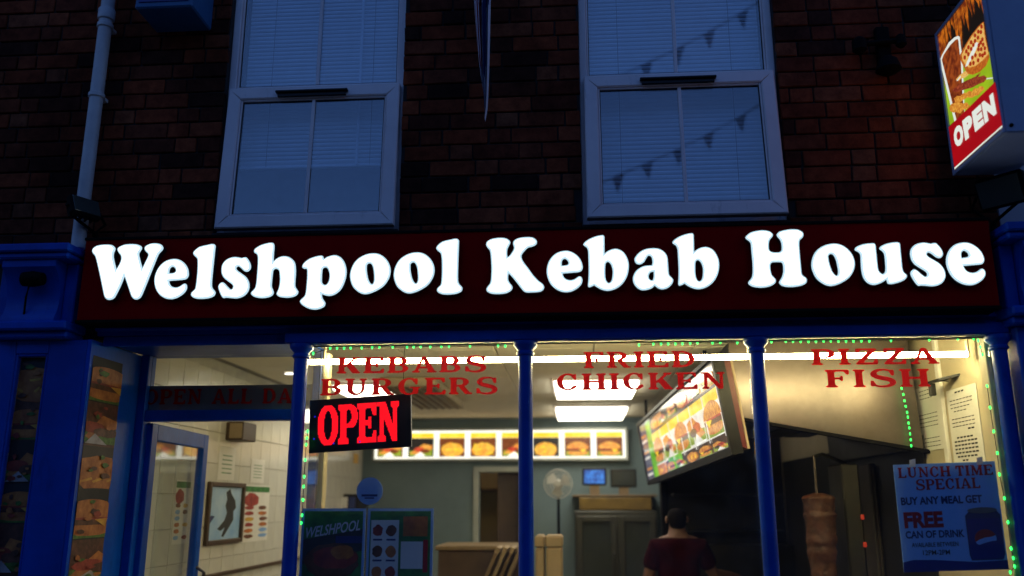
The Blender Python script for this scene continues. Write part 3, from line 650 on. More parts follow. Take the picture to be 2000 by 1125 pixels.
# outlines measured on the photograph: (origin x, origin y, scale, outer, holes); a point with a third item is a sharp corner
G = {
'W': (170, 460, 8.035, [(38,235),(60,190),(130,150),(250,135),(350,145),(400,190),(398,225),(380,270),(375,330),(392,420),(420,530,1),(470,440),(495,370),(488,310),(455,265),(435,220),(455,180),(540,140),(640,127),(740,133),(810,165),(818,205),(790,250),(775,285),(785,350),(828,510,1),(870,420),(918,320),(915,280),(880,245),(860,205),(880,160),(960,122),(1040,115),(1120,135),(1155,185),(1140,225),(1090,280),(1065,330),(1000,490),(900,740),(830,910),(795,970),(745,998),(695,992),(655,950),(630,880),(590,760),(547,635,1),(490,780),(415,930),(380,980),(320,1005),(265,995),(230,950),(205,840),(160,620),(110,400),(85,320),(50,275)], []),
'e': (940, 450, 8.035, [(1320,312),(1420,330),(1510,390),(1570,470),(1595,560),(1590,600),(1570,630),(1530,648),(1400,660),(1278,670,1),(1295,720),(1335,760),(1400,775),(1460,762),(1510,730),(1545,712),(1580,735),(1590,790),(1565,850),(1500,910),(1410,955),(1320,965),(1230,945),(1140,890),(1075,810),(1035,700),(1030,600),(1055,500),(1110,410),(1200,340)], [[(1265,548,1),(1265,490),(1285,450),(1320,440),(1355,465),(1372,505),(1360,530),(1335,540)]]),
'l': (360, 460, 8.035, [(145,275),(165,235),(230,180),(300,155),(380,138),(440,125),(480,132),(497,160),(490,230),(470,420),(450,620),(440,760),(450,820),(490,870),(495,905),(470,945),(400,975),(300,988),(200,985),(135,960),(110,925),(125,885),(175,835),(190,770),(205,640),(215,500),(215,400),(205,350),(165,310)], []),
's': (360, 460, 8.035, [(580,560),(585,480),(620,410),(690,355),(780,330),(850,335),(900,345),(940,335),(975,340),(1010,385),(1040,450),(1040,510),(1010,550),(975,562),(930,545),(890,505),(850,478),(820,490),(815,520),(840,550),(910,600),(970,650),(1010,720),(1020,800),(1000,870),(950,930),(880,968),(800,982),(720,975),(650,970),(610,975),(580,945),(550,880),(530,810),(545,760),(590,728),(630,745),(680,800),(725,838),(755,825),(762,790),(740,755),(680,710),(620,660),(590,610)], []),
'h': (480, 460, 7.3045, [(130,215),(150,180),(220,135),(300,108),(370,95),(410,105),(423,150),(415,260),(410,370,1),(440,335),(500,300),(570,287),(640,305),(700,355),(725,420),(730,520),(722,640),(722,720),(750,770),(765,805),(735,850),(670,875),(590,882),(500,870),(460,845),(455,820),(485,745),(500,660),(500,570),(490,500),(470,475),(435,470),(410,490),(400,540),(390,640),(385,720),(405,775),(412,815),(385,855),(320,880),(230,887),(140,870),(92,835),(92,805),(145,745),(165,660),(175,540),(185,400),(185,300),(170,260),(140,240)], []),
'p': (480, 460, 7.3045, [(815,430),(840,385),(910,330),(1000,295),(1080,280),(1110,290),(1125,330,1),(1170,300),(1240,278),(1300,275),(1370,310),(1420,380),(1445,470),(1445,560),(1420,660),(1370,760),(1300,825),(1220,855),(1150,850),(1095,830,1),(1105,890),(1140,945),(1145,975),(1120,1015),(1050,1045),(980,1052),(900,1035),(820,990),(782,945),(790,915),(850,855),(868,780),(880,650),(885,550),(880,475),(845,468),(820,455)], [[(1105,480),(1130,452),(1165,452),(1190,490),(1205,560),(1195,640),(1165,690),(1130,697),(1100,670),(1095,600)]]),
'o': (1450, 430, 7.0304, [(1270,315),(1370,335),(1460,395),(1525,480),(1555,580),(1540,680),(1480,780),(1380,850),(1280,890),(1200,898),(1120,870),(1030,800),(975,700),(957,600),(980,490),(1040,400),(1150,335)], [[(1190,490),(1215,460),(1255,470),(1290,530),(1315,630),(1325,710),(1310,755),(1280,745),(1240,690),(1205,590)]]),
'K': (940, 450, 8.035, [(75,215),(95,165),(170,125),(290,108),(390,118),(445,155),(455,190),(435,235),(410,290),(405,360),(412,415,1),(450,385),(500,310),(515,265),(505,225),(500,185),(525,145),(600,110),(720,97),(810,105),(865,145),(875,180),(855,220),(800,248),(740,262),(690,305),(640,370),(633,420),(665,490),(740,590),(820,700),(900,785),(960,830),(988,880),(970,930),(910,960),(800,968),(700,966),(650,930),(580,840),(500,740),(430,665,1),(420,740),(435,800),(480,860),(490,900),(460,945),(390,980),(290,993),(170,988),(95,955),(82,910),(105,870),(145,810),(158,700),(160,560),(150,400),(135,310),(95,260)], []),
'b': (1130, 440, 8.035, [(80,295),(105,255),(180,205),(280,165),(370,148),(405,158),(412,210),(412,440,1),(460,400),(530,370),(600,362),(680,390),(740,450),(785,550),(795,650),(775,770),(720,880),(640,960),(540,1010),(450,1022),(370,1005),(300,970),(250,935,1),(200,960),(165,965),(153,940),(160,850),(165,700),(160,500),(155,400),(135,345),(95,315)], [[(430,600),(450,572),(480,572),(515,610),(540,690),(540,780),(525,860),(490,897),(455,885),(428,820),(422,700)]]),
'a': (1130, 440, 8.035, [(875,540),(890,490),(950,420),(1040,370),(1150,352),(1250,360),(1330,400),(1385,470),(1400,560),(1408,680),(1420,770),(1470,825),(1485,860),(1460,920),(1400,975),(1320,1000),(1250,985),(1190,940,1),(1140,985),(1050,1012),(970,1008),(900,960),(858,890),(852,810),(885,730),(940,675),(1020,635),(1090,625),(1150,622,1),(1158,570),(1150,510),(1125,475),(1085,475),(1055,520),(1020,575),(960,608),(905,595)], [[(1178,720,1),(1130,730),(1100,770),(1100,820),(1130,855),(1165,855,1),(1178,800)]]),
'H': (1450, 430, 7.0304, [(60,240),(80,200),(150,155),(280,132),(380,145),(430,180),(432,215),(390,270),(380,330),(385,400),(420,430),(480,437),(535,430),(558,400),(555,320),(535,265),(495,215),(495,180),(540,145),(660,120),(770,122),(840,155),(858,195),(840,235),(805,270),(800,340),(810,480),(825,640),(838,740),(890,785),(905,825),(880,870),(800,900),(690,913),(590,905),(535,875),(525,840),(560,780),(580,700),(575,610),(555,575),(490,570),(425,575),(402,610),(405,680),(425,750),(470,800),(478,835),(450,875),(370,910),(270,922),(170,910),(110,880),(100,845),(145,785),(160,700),(155,560),(140,400),(130,310),(100,275)], []),
'u': (1660, 450, 8.035, [(90,290),(120,250),(220,210),(330,195),(390,195),(418,225),(430,330),(445,480),(460,600),(485,650),(525,678),(560,660),(575,610),(570,500),(555,370),(525,320),(480,285),(500,245),(580,205),(680,182),(760,178),(800,200),(810,280),(825,430),(840,580),(860,645),(905,690),(912,720),(880,765),(800,805),(700,832),(630,835),(605,820),(590,765,1),(520,810),(430,845),(350,845),(270,800),(220,720),(195,610),(185,480),(180,380),(150,335),(105,312)], []),
}
LY = FY-.046                                            # front face of the letters
def smooth_outline(pts, sub=4):
    n = len(pts); out = []
    for i in range(n):
        p1, p2 = pts[i], pts[(i+1) % n]; p0, p3 = pts[i-1], pts[(i+2) % n]
        t1 = ((p2[0]-p0[0])*.5, (p2[1]-p0[1])*.5) if len(p1) < 3 else ((p2[0]-p1[0])*.6, (p2[1]-p1[1])*.6)
        t2 = ((p3[0]-p1[0])*.5, (p3[1]-p1[1])*.5) if len(p2) < 3 else ((p2[0]-p1[0])*.6, (p2[1]-p1[1])*.6)
        ch = math.hypot(p2[0]-p1[0], p2[1]-p1[1])
        def lim(t):
            L = math.hypot(*t); return t if L < ch*1.25 else (t[0]*ch*1.25/L, t[1]*ch*1.25/L)
        t1, t2 = lim(t1), lim(t2)
        for k in range(sub):
            s = k/sub; h = (2*s**3-3*s*s+1, s**3-2*s*s+s, -2*s**3+3*s*s, s**3-s*s)
            out.append(tuple(h[0]*p1[j]+h[1]*t1[j]+h[2]*p2[j]+h[3]*t2[j] for j in (0, 1)))
    return out
GL = {}
for ch, (ox, oy, sc, outer, holes) in G.items():
    lines = []
    for ol in [outer]+holes:
        w = [PY(ox+x/sc, oy+y/sc, LY) for x, y in smooth_outline(ol)]
        lines.append([(p.x, p.z) for p in w])
    GL[ch] = lines
def make_letter(ch, name_parent):
    lines = GL[ch]; xs = [p[0] for p in lines[0]]; x0, x1 = min(xs), max(xs)
    cu = bpy.data.curves.new('letter', 'CURVE'); cu.dimensions = '2D'; cu.fill_mode = 'BOTH'; cu.extrude = .0152; cu.bevel_depth = .008; cu.bevel_resolution = 2; cu.offset = -.008
    for ln in lines:
        sp_ = cu.splines.new('POLY'); sp_.points.add(len(ln)-1); sp_.use_cyclic_u = True
        for q, (x, z) in zip(sp_.points, ln): q.co = (x-x0, z, 0, 1)
    o = bpy.data.objects.new('tmp', cu); COL.objects.link(o); dg = bpy.context.evaluated_depsgraph_get()
    me = bpy.data.meshes.new_from_object(o.evaluated_get(dg)); bpy.data.objects.remove(o); bpy.data.curves.remove(cu)
    for v in me.vertices: x, z, d = v.co; v.co = (x, -d, z)
    me.flip_normals(); me.update(); me.materials.clear()
    for k in ('letter_face', 'letter_rim', 'letter_side'): me.materials.append(MATS[k])
    bm = bmesh.new(); bm.from_mesh(me); bmesh.ops.recalc_face_normals(bm, faces=bm.faces); bm.to_mesh(me); bm.free()
    for p in me.polygons:
        n = p.normal; front = p.center.y < -.0153
        p.material_index = 0 if (front and abs(n.y) > .97) else 1 if front else 2
    me.name = 'letter_mesh'; return me, x0, x1
LM = {}
WORDS = [('W',175,313),('e',300,371),('l',375,422),('s',427,490),('h',492,585),('p',587,678),('o',683,763),('o',769,848),('l',853,901),('K',949,1062),('e',1068,1138),('b',1140,1229),('a',1236,1314),('b',1315,1407),('H',1458,1578),('o',1586,1672),('u',1672,1773),('s',1780,1845),('e',1850,1927)]
for ch, pl, pr in WORDS:
    if ch not in LM: LM[ch] = make_letter(ch, fas)
    me, x0, x1 = LM[ch]
    cx = (PY(pl, 525, LY).x+PY(pr, 525, LY).x)/2
    o = bpy.data.objects.new('letter', me); COL.objects.link(o); o.parent = fas
    o.location = Vector((cx-(x1-x0)/2, LY+.0232, 0))-wloc(fas)

# ================================================================== projecting lightbox sign
SX, SYB, SYF, SZ0, SZ1 = 1.756, -.105, -.592, 3.105, 3.828
ps = thing('projecting_sign', (SX+.11, 0, SZ0), 'lit box sign jutting from the wall with cone, pizza and skewers over OPEN', 'sign')
MB().box((SX+.006, SYF, SZ0), (SX+.26, SYB, SZ1), None, .006).build('case', 'sign_case', ps)
m = MB(); e = .018
m.box((SX-.006, SYF, SZ0), (SX+.0055, SYF+e, SZ1), None, .002); m.box((SX-.006, SYB-e, SZ0), (SX+.0055, SYB, SZ1), None, .002)
m.box((SX-.006, SYF+e, SZ0), (SX+.0055, SYB-e, SZ0+e), None, .002); m.box((SX-.006, SYF+e, SZ1-e), (SX+.0055, SYB-e, SZ1), None, .002)
m.build('edge_trim', 'sign_case', ps)
m = MB(); m.box((SX+.08, SYB, SZ0+.12), (SX+.13, .0, SZ0+.17), None, .004); m.box((SX+.08, SYB, SZ1-.17), (SX+.13, .0, SZ1-.12), None, .004); m.box((SX+.05, -.012, SZ0+.08), (SX+.16, .0, SZ1-.08), None, .003); m.build('wall_bracket', 'sign_case', ps)
m = MB()
for zz in (SZ0+.03, SZ1-.03): m.lathe([(.008, 0), (.008, -.006), (.004, -.009)], (SX+.03, SYF, zz), axis='y', n=10)
m.build('screw', 'black_metal', ps)
fm = MB()
def face(pts, layer, mat): fm.poly([PX(x, y, SX+.004-layer*.0012) for x, y in pts], mat)
A = [SX+.004]
fm.poly([(SX+.004, SYB-e, SZ0+e), (SX+.004, SYF+e, SZ0+e), (SX+.004, SYF+e, SZ1-e), (SX+.004, SYB-e, SZ1-e)], 's_black')
face([(1836,132),(1888,118),(1934,100),(1945.5,160),(1853,247)], 1, 's_green')
smap = lambda u, v, off=0: Vector((SX+.004-off, (SYB-e)+(SYF-SYB+2*e)*u, SZ0+e+(SZ1-SZ0-2*e)*v))
for k in range(13):
    u = (k+.5)/13; L = random.choice([.10, .16, .22, .30, .36]); w = random.uniform(.045, .085); lean = random.uniform(-.03, .03)
    if k == 0: L = .42; w = .1
    pts = [(max(0, u-w/2), 1), (max(0, u-w/2), 1-L*.35), (u+lean-w*.16, 1-L*.75), (u+lean, 1-L), (u+lean+w*.2, 1-L*.7), (min(1, u+w/2), 1-L*.32), (min(1, u+w/2), 1)]
    fm.poly([smap(a, b, .0024+.0002*(k % 4)) for a, b in pts], 's_flame')
face([(1835.5,118),(1840,107),(1853,83),(1864,73),(1871,70),(1874.5,72),(1876.5,90),(1880,112),(1884,228),(1864.4,239)], 3, 's_white')
face([(1839.5,117),(1843,107),(1856,88),(1866,78),(1870.5,76),(1872,80),(1874,100),(1877,125),(1880,190),(1884,224),(1868,234)], 4, 's_cone')
face([(1921,42),(1910,52),(1896,70),(1884,90),(1875,107),(1876,118),(1882,130),(1889,144),(1900,146),(1914,140),(1926,128),(1932.5,112),(1929,92),(1926,77)], 5, 's_crust')
face([(1920,44.5),(1911,54),(1898,71),(1887,90),(1878.5,107),(1880,117),(1886,127),(1893,132),(1905,129),(1920,117),(1930.5,105),(1927,90),(1924,77)], 6, 's_pizza')
rp = random.Random(3)
for k in range(30):
    for _ in range(60):
        x, y = rp.uniform(1880, 1928), rp.uniform(50, 128)
        okp = in_polys([[(1920,49),(1911,58),(1899,74),(1889,92),(1882,107),(1884,115),(1889,123),(1894,127),(1904,125),(1917,114),(1927,103),(1924,90),(1921,77)]], np.array([x]), np.array([y]))[0]
        if okp and all((x-a)**2/9+(y-b)**2/26 > 2.3 for a, b in A[1:] ) and abs((x-1901)+(y-98)*.55) > 4: break
    else: continue
    A.append((x, y)); face([(x+2.6*math.cos(R(a))+.9*math.sin(R(a)), y+4.2*math.sin(R(a))-1.6*math.cos(R(a))) for a in range(0, 360, 40)], 7, 's_salami')
face([(1899,96),(1906,82),(1911,84),(1905,100),(1897,116),(1890,128),(1885,131),(1888,122)], 6.5, 's_white')
face([(1867,155),(1874,147),(1886,138),(1892,146),(1884,152),(1878,153),(1873,157),(1869,158)], 7, 's_pizza')
face([(1868,157.5),(1876,148),(1877,150),(1870,158.5)], 8, 's_white'); face([(1926,153),(1940,151),(1940,153),(1926,155)], 7, 's_white')
face([(1863,176),(1870,167),(1886,158),(1904,150),(1916,141),(1908,155),(1884,166)], 6, 's_meat')
face([(1859,177),(1867,170),(1877,164),(1890,159),(1905,152),(1922,147),(1928,152),(1922,160),(1910,165),(1899,171),(1884,175),(1867,180.5)], 7, 's_meat')
for pts, ly in (([(1863,192),(1870,187),(1876,188),(1881,182),(1888,181),(1893,177),(1898,179),(1903,172),(1909,173),(1914,168),(1920,169),(1923,174),(1916,180),(1911,186),(1905,187),(1899,191),(1890,190),(1883,194),(1876,199),(1866,200)], 8), ([(1854,210),(1858,203),(1864,201),(1872,199),(1880,202),(1889,200),(1892,205),(1895,206),(1888,213),(1882,214),(1875,222),(1868,219),(1862,220),(1856,217)], 9)):
    face(pts, ly, 's_chicken')
face([(1852.7,248.5),(1943.3,160),(1957.7,247.5),(1864.4,330)], 10, 's_red')
face([(1863.8,327.5),(1957.3,244.8),(1957.8,248.0),(1864.4,331)], 11, 's_white')
o00, o10, o01 = PX(1866.5, 291.5, SX-.010), PX(1946.5, 221.5, SX-.010), PX(1860.5, 254, SX-.010)
omap = quadmap(o00, o10, o01, (0, 0, 0))
for k, chh in enumerate('OPEN'):
    a0 = [.0, .255, .50, .735][k]; a1 = [.235, .48, .72, 1.0][k]
    sans(fm, chh, omap, a0, .0, a1, 1.0, 0, 's_white', .075)
fm.build('lit_face', None, ps)

# ================================================================== shopfront joinery
sf = thing('shopfront', (-.2, 0, 0), 'blue painted timber shopfront with slim columns, big panes and a recessed doorway', 'shopfront')
HZ0, HZ1 = 2.374, 2.430
bx('entablature', (-2.30, -.012, HZ1+.004), (1.90, .010, FZ0+.1), 'blue_paint', sf, .002)
m = MB(); m.prism([(-2.30, -.0125, FZ0-.013), (-2.30, -.036, FZ0-.013), (-2.30, -.036, FZ0-.020), (-2.30, -.026, FZ0-.026), (-2.30, -.0125, FZ0-.026)], (4.20, 0, 0)); m.build('moulding', 'blue_paint', sf)
bx('head_rail', (-1.355, -.064, HZ0), (1.93, .030, HZ1), 'blue_paint', sf, .008)
bx('head_bead', (-1.30, -.012, HZ0-.009), (1.90, .0005, HZ0-.001), 'cream_wall', sf, .003)
COLX = [-1.279, -.224, .826, 1.886]
for i, x in enumerate(COLX):
    r0 = .034
    m = MB(); m.lathe([(r0*1.15, 0.50), (r0*1.15, .60), (r0, .62), (r0*.98, 1.6), (r0*.95, 2.305), (r0*1.18, 2.312), (r0*1.22, 2.320), (r0*1.05, 2.328), (r0*1.08, 2.335), (r0*1.55, 2.352), (r0*1.62, 2.360), (r0*1.62, 2.3735)], (x, -.030, 0), n=28)
    co = m.build('column', 'blue_paint', sf, True)
bx('bottom_rail', (-1.32, -.06, .42), (1.93, .03, .50), 'blue_paint', sf, .006); bx('stall_riser', (-1.32, -.03, .0), (1.93, .02, .42), 'blue_paint', sf, .004)
# panes with their red vinyl lettering (letters stand just inside the glass)
PANE = [(-1.245, -.258), (-.190, .792), (.860, 1.852)]
lets = [[('KEBABS', 658, 950, 697, 727), ('BURGERS', 626, 972, 739, 770)], [('FRIED', 1140, 1358, 687, 717), ('CHICKEN', 1086, 1418, 729, 760)], [('PIZZA', 1584, 1833, 681, 711), ('FISH', 1612, 1816, 722, 755)]]
GY = .004
for (a, b), ls in zip(PANE, lets):
    po = MB().box((a-.004, GY-.003, .502), (b+.004, GY+.003, HZ0-.0005)).build('window_pane', 'glass_shop', sf)
    for w, pl, pr, pt, pb in ls:
        slope = -.0155; xm = (pl+pr)/2
        q0 = PY(pl, (pt+pb)/2-slope*(xm-pl), GY+.0045); q1 = PY(pr, (pt+pb)/2+slope*(pr-xm), GY+.0045); h = PY(xm, pt, GY).z-PY(xm, pb, GY).z; zc = (q0.z+q1.z)/2
        mp = quadmap((q0.x, GY+.0045, zc-h/2), (q1.x, GY+.0045, zc-h/2), (q0.x, GY+.0045, zc+h/2), (0, -1, 0))
        lm = MB(); serif(lm, w, mp, 0, 0, 1, 1, 0, None, gap=.13); lm.build('lettering', 'vinyl_red', po)
# pilasters with picture panels, consoles above
def burger(m, mp, u0, v0, u1, v1, pre, kind, ly):
    U = lambda u: u0+(u1-u0)*u
    V = lambda v: v0+(v1-v0)*v
    def pl(pts, mat, l): m.poly([mp(U(min(1, max(0, a))), V(min(1, max(0, b))), ly+l*.0008) for a, b in pts], mat)
    g = lambda k: pre+k
    if kind == 0:
        pl([(.04, .06), (.96, .06), (.96, .30), (.8, .36), (.2, .36), (.04, .30)], g('lettuce'), 1)
        pl(ell(.5, .22, .42, .12, 16), g('bun'), 2); pl([(.08, .30), (.92, .30), (.95, .42), (.05, .42)], g('patty' if pre == 'p_' else 'brown'), 3)
        pl([(.1, .40), (.9, .40), (.86, .47), (.14, .47)], g('tomato' if pre == 'p_' else 'red'), 4)
        pl(ell(.5, .44, .44, .34, 18, 0, 180), g('bun'), 5); pl([(.55, .40), (.85, .42), (.72, .26)], g('yellow'), 6)
    elif kind == 1:
        pl(ell(.5, .40, .46, .36, 22, jit=.10), g('chips') if pre == 'p_' else g('bun'), 1)
        for k in range(9):
            x, y = random.uniform(.15, .8), random.uniform(.2, .6); a = random.uniform(0, 3); c, s = math.cos(a), math.sin(a)
            pl([(x-.13*c-.025*s, y-.13*s+.025*c), (x+.13*c-.025*s, y+.13*s+.025*c), (x+.13*c+.025*s, y+.13*s-.025*c), (x-.13*c+.025*s, y-.13*s-.025*c)], g('yellow') if k % 2 else g('bun'), 2+k*.1)
    else:
        pl([(.04, .10), (.96, .10), (.96, .42), (.04, .34)], g('lettuce'), 1); pl([(.03, .22), (.60, .70), (.97, .62), (.97, .46), (.45, .16)], g('bun'), 2)
        pl(ell(.45, .42, .22, .12, 14, jit=.1), g('tomato' if pre == 'p_' else 'red'), 3); pl(ell(.68, .34, .2, .10, 14, jit=.1), g('patty' if pre == 'p_' else 'brown'), 4)
        pl([(.2, .08), (.7, .08), (.5, .30)], g('white'), 5)
def food_column(mp, seed, kinds=(0, 2, 1, 0, 2, 1, 0, 2)):
    """a narrow strip of printed food pictures, cropped by the panel edges"""
    random.seed(seed); m = MB(); m.poly([mp(u, v, 0) for u, v in rect(0, 0, 1, 1)], 'ink')
    cl = lambda x: min(1, max(0, x)); mpc = lambda u, v, off=0: mp(cl(u), cl(v), off)
    v = 1.0; k = 0
    while v > .05:
        h = random.uniform(.085, .12); o = random.uniform(-.25, .25); lo = max(0, v-h)
        m.poly([mp(a, b, .0006) for a, b in rect(0, lo, 1, v)], ('ink', 'k_brown', 'k_dark')[k % 3])
        burger(m, mpc, -.55+o, lo-.004, 1.55+o, v+.004, 'k_', kinds[(k+seed) % len(kinds)], .0012)
        for _ in range(5):
            cx, cy = random.uniform(.1, .9), random.uniform(lo+.01, v-.01); m.poly([mpc(a, b, .008+.0002*_) for a, b in ell(cx, cy, random.uniform(.06, .16), random.uniform(.003, .007), 10, jit=.3)], random.choice(['k_lettuce', 'k_red', 'k_brown', 'k_bun']))
        v -= h; k += 1
    random.seed(seed+100); return m
def pilaster(x0, x1, pic, seed):
    p = part_empty('pilaster', ((x0+x1)/2, -.06, 0), sf); Y0 = -.10
    ix0, ix1, iz0, iz1 = x0+.135 if x1 < 0 else x0+.09, x1-.190 if x1 < 0 else x1-.09, .35, 2.335
    m = MB(); m.box((x0, Y0, .0), (ix0, .0, 2.40), None, .006); m.box((ix1, Y0, 0), (x1, .0, 2.40), None, .006); m.box((ix0, Y0, iz1), (ix1, .0, 2.40), None, .004); m.box((ix0, Y0, 0), (ix1, 0, iz0), None, .004)
    m.build('casing', 'blue_paint', p)
    frame4('panel_moulding', ix0, ix1, iz0, iz1, .012, Y0+.004, Y0+.030, 'blue_paint', p)
    mp = quadmap((ix0+.012, Y0+.034, iz0+.012), (ix1-.012, Y0+.034, iz0+.012), (ix0+.012, Y0+.034, iz1-.012), (0, -1, 0))
    if pic: food_column(mp, seed).build('food_print', None, p)
    else: MB().box((ix0+.012, Y0+.03, iz0+.012), (ix1-.012, -.005, iz1-.012)).build('panel', 'blue_paint', p)
    return p
pilaster(-2.775, -2.290, True, 5); pilaster(1.935, 2.20, False, 6)
def console(x0, x1):
    c = part_empty('console', ((x0+x1)/2, -.1, 2.47), sf)
    m = MB(); m.box((x0-.018, -.245, 2.800), (x1+.018, -.001, 2.838), None, .006); m.box((x0-.008, -.225, 2.770), (x1+.008, -.001, 2.7995), None, .008); m.build('cap', 'blue_paint', c)
    prof = [(-.205, 2.769), (-.205, 2.735), (-.185, 2.715), (-.165, 2.690), (-.148, 2.650), (-.140, 2.60), (-.140, 2.56), (-.150, 2.525), (-.165, 2.500), (-.165, 2.478), (-.001, 2.478), (-.001, 2.769)]
    m = MB(); m.prism([(x0+.06, y, z) for y, z in prof], (x1-x0-.12, 0, 0)); m.build('scroll', 'blue_paint', c, True)
    m = MB()
    for a, b in ((x0, x0+.058), (x1-.058, x1)): bx('cheek', (a, -.115, 2.4785), (b, -.001, 2.7690), 'blue_paint', c, .005)
    m = MB(); m.box((x0-.012, -.185, 2.436), (x1+.012, -.001, 2.4775), None, .008); m.box((x0-.002, -.150, 2.402), (x1+.002, -.001, 2.4355), None, .008); m.build('base', 'blue_paint', c)
console(-2.755, -2.372); console(1.905, 2.19)
sl = thing('spotlight', PY(66, 545, -.19), 'small dark spotlight clipped on the blue console at far left', 'spotlight')
p = PY(66, 545, -.20)
MB().lathe([(.012, .05), (.030, .045), (.038, .0), (.034, -.05), (.024, -.055)], p, axis='x', n=16).build('lamp_body', 'black_metal', sl, True)
MB().tube([p, p+Vector((.01, .04, .02)), p+Vector((.01, .06, .0))], .008, 6).build('clip', 'black_metal', sl)
MB().tube([p+Vector((-.03, .02, -.01)), p+Vector((-.05, .035, -.08)), p+Vector((-.055, .045, -.16))], .005, 6).build('cable', 'black_metal', sl)

# recessed doorway
DY = .40
RX = -2.268
m = MB(); m.box((RX-.022, -.0995, 0), (RX-.002, DY, 2.40)); m.build('recess_side', 'blue_paint', sf)
mp = quadmap((RX-.001, -.075, .2), (RX-.001, .200, .2), (RX-.001, -.075, 2.33), (1, 0, 0))
food_column(mp, 11).build('food_print', None, sf)
bx('recess_soffit', (RX, .0005, 2.405), (-1.32, DY+.10, 2.44), 'blue_paint', sf, .004)
bx('recess_head', (RX, -.010, 2.382), (-1.357, .0, 2.431), 'blue_paint', sf, .004)
DJ0, DJ1 = RX+.045, -1.345
dfm = MB(); dfm.box((RX-.001, DY-.02, 0), (DJ0, DY+.06, 2.404), None, .004); dfm.box((-1.345, DY-.02, 0), (-1.300, DY+.06, 2.404), None, .004)
zt0, zt1 = PY(276, 823, DY).z, PY(276, 802, DY).z
dfm.box((DJ0, DY-.018, zt0), (-1.345, DY+.05, zt1), None, .004)
dfm.build('door_frame', 'blue_paint', sf)
zh = PY(276, 753, DY).z
to = MB().box((DJ0, DY+.012, zt1), (-1.345, DY+.018, 2.404)).build('transom_pane', 'glass_door', sf)
bx('header_band', (DJ0, DY+.020, zt1+.001), (-1.345, DY+.028, zh), 'vinyl_grey', to, .001)
q0, q1 = PY(281, 771, DY), PY(600, 769, DY)
mp = quadmap((q0.x, DY+.011, zt1+.035), (q1.x, DY+.011, zt1+.035), (q0.x, DY+.011, zh-.022), (0, -1, 0))
lm = MB(); serif(lm, 'OPEN ALL DAY', mp, 0, 0, 1, 1, 0, None, gap=.13, space=.65)
lm.build('lettering', 'vinyl_red', to)
# door leaf standing open into the shop
hx, hy = DJ0+.006, DY+.03; fxp = PY(405, 857, 1.30); ang = math.atan2(1.30-hy, fxp.x+.02-hx); LW = .86
ang = R(94)
dl = part_empty('door', (hx, hy, 0), sf)
dxf = Matrix.Translation((hx, hy, 0)) @ Matrix.Rotation(ang, 4, 'Z')
dz1 = zt0-.006
def leaf(name, a, b, mat, bev=.004): return MB().box(a, b, None, bev, dxf).build(name, mat, dl)
leaf('stile', (0, -.022, .01), (.075, .022, dz1), 'blue_paint'); leaf('stile', (LW-.075, -.022, .01), (LW, .022, dz1), 'blue_paint')
leaf('top_rail', (.075, -.0215, dz1-.085), (LW-.075, .0215, dz1), 'blue_paint'); leaf('bottom_rail', (.075, -.0215, .01), (LW-.075, .0215, .30), 'blue_paint')
leaf('pane', (.075, -.003, .30), (LW-.075, .003, dz1-.085), 'glass_door', 0)
MB().tube([dxf @ Vector((LW-.04, -.022, .95)), dxf @ Vector((LW-.04, -.07, .98)), dxf @ Vector((LW-.04, -.07, 1.25)), dxf @ Vector((LW-.04, -.022, 1.28))], .010, 8).build('handle', 'steel', dl)
# side return of the display window
bx('corner_post', (-1.292, DY-.02, 0), (-1.262, DY+.04, 2.404), 'cream_wall', sf, .004)
MB().box((-1.284, .06, .5), (-1.278, DY-.02, 2.40)).build('return_pane', 'glass_shop', sf)
bx('end_post', (1.853, .03, .0), (1.905, .10, 2.43), 'cream_wall', sf, .004)

# ================================================================== shop interior
CZ, BY, LX, RXW = 2.56, 5.70, -2.36, 1.96
tag(bx('shop_floor', (LX-.1, .02, -.10), (RXW+.1, BY+3.0, -.02), 'floor_tile', None, 0), kind='structure')
wl = MB().box((LX-.12, DY+.06, -.02), (LX, BY+.12, CZ+.1)).build('wall_left', 'grout'); tag(wl, kind='structure')
tile = MB(); tile.box((LX, -.098, -.098), (LX+.006, .098, .098), None, .002)
t0 = None
for j in range(8):
    for i in range(26):
        y = DY+.18+i*.2; z = 1.0+j*.2
        if z+.1 > CZ: continue
        if t0 is None:
            t0 = tile.build('tile', 'tile_white', wl); o = t0; o.data.transform(Matrix.Translation((-LX-.003, 0, 0)))
        else: o = bpy.data.objects.new('tile', t0.data); COL.objects.link(o); o.parent = wl
        o.location = (LX+.004, y, z); o.rotation_euler = (0, random.uniform(-.004, .004), random.uniform(-.004, .004))
bx('dado', (LX, DY+.08, .0), (LX+.004, BY, .895), 'tile_white', wl, 0)
tag(bx('wall_right', (RXW, .03, -.02), (RXW+.10, BY+.12, CZ+.1), 'cream_wall', None, 0), kind='structure')
D0, D1, DZ = PY(936, 940, BY).x, PY(1010, 940, BY).x+.03, PY(970, 922, BY).z
m = MB(); m.box((LX, BY, -.02), (D0, BY+.12, CZ+.1)); m.box((D1, BY, -.02), (RXW, BY+.12, CZ+.1)); m.box((D0, BY, DZ), (D1, BY+.12, CZ+.1))
wbk = m.build('wall_back', 'grey_wall'); tag(wbk, kind='structure')
m = MB(); m.box((D0-.06, BY-.03, 0), (D0, BY-.001, DZ+.06), None, .004); m.box((D1, BY-.03, 0), (D1+.06, BY-.001, DZ+.06), None, .004); m.box((D0, BY-.03, DZ), (D1, BY-.001, DZ+.06), None, .004); m.build('doorway_frame', 'fridge_body', wbk)
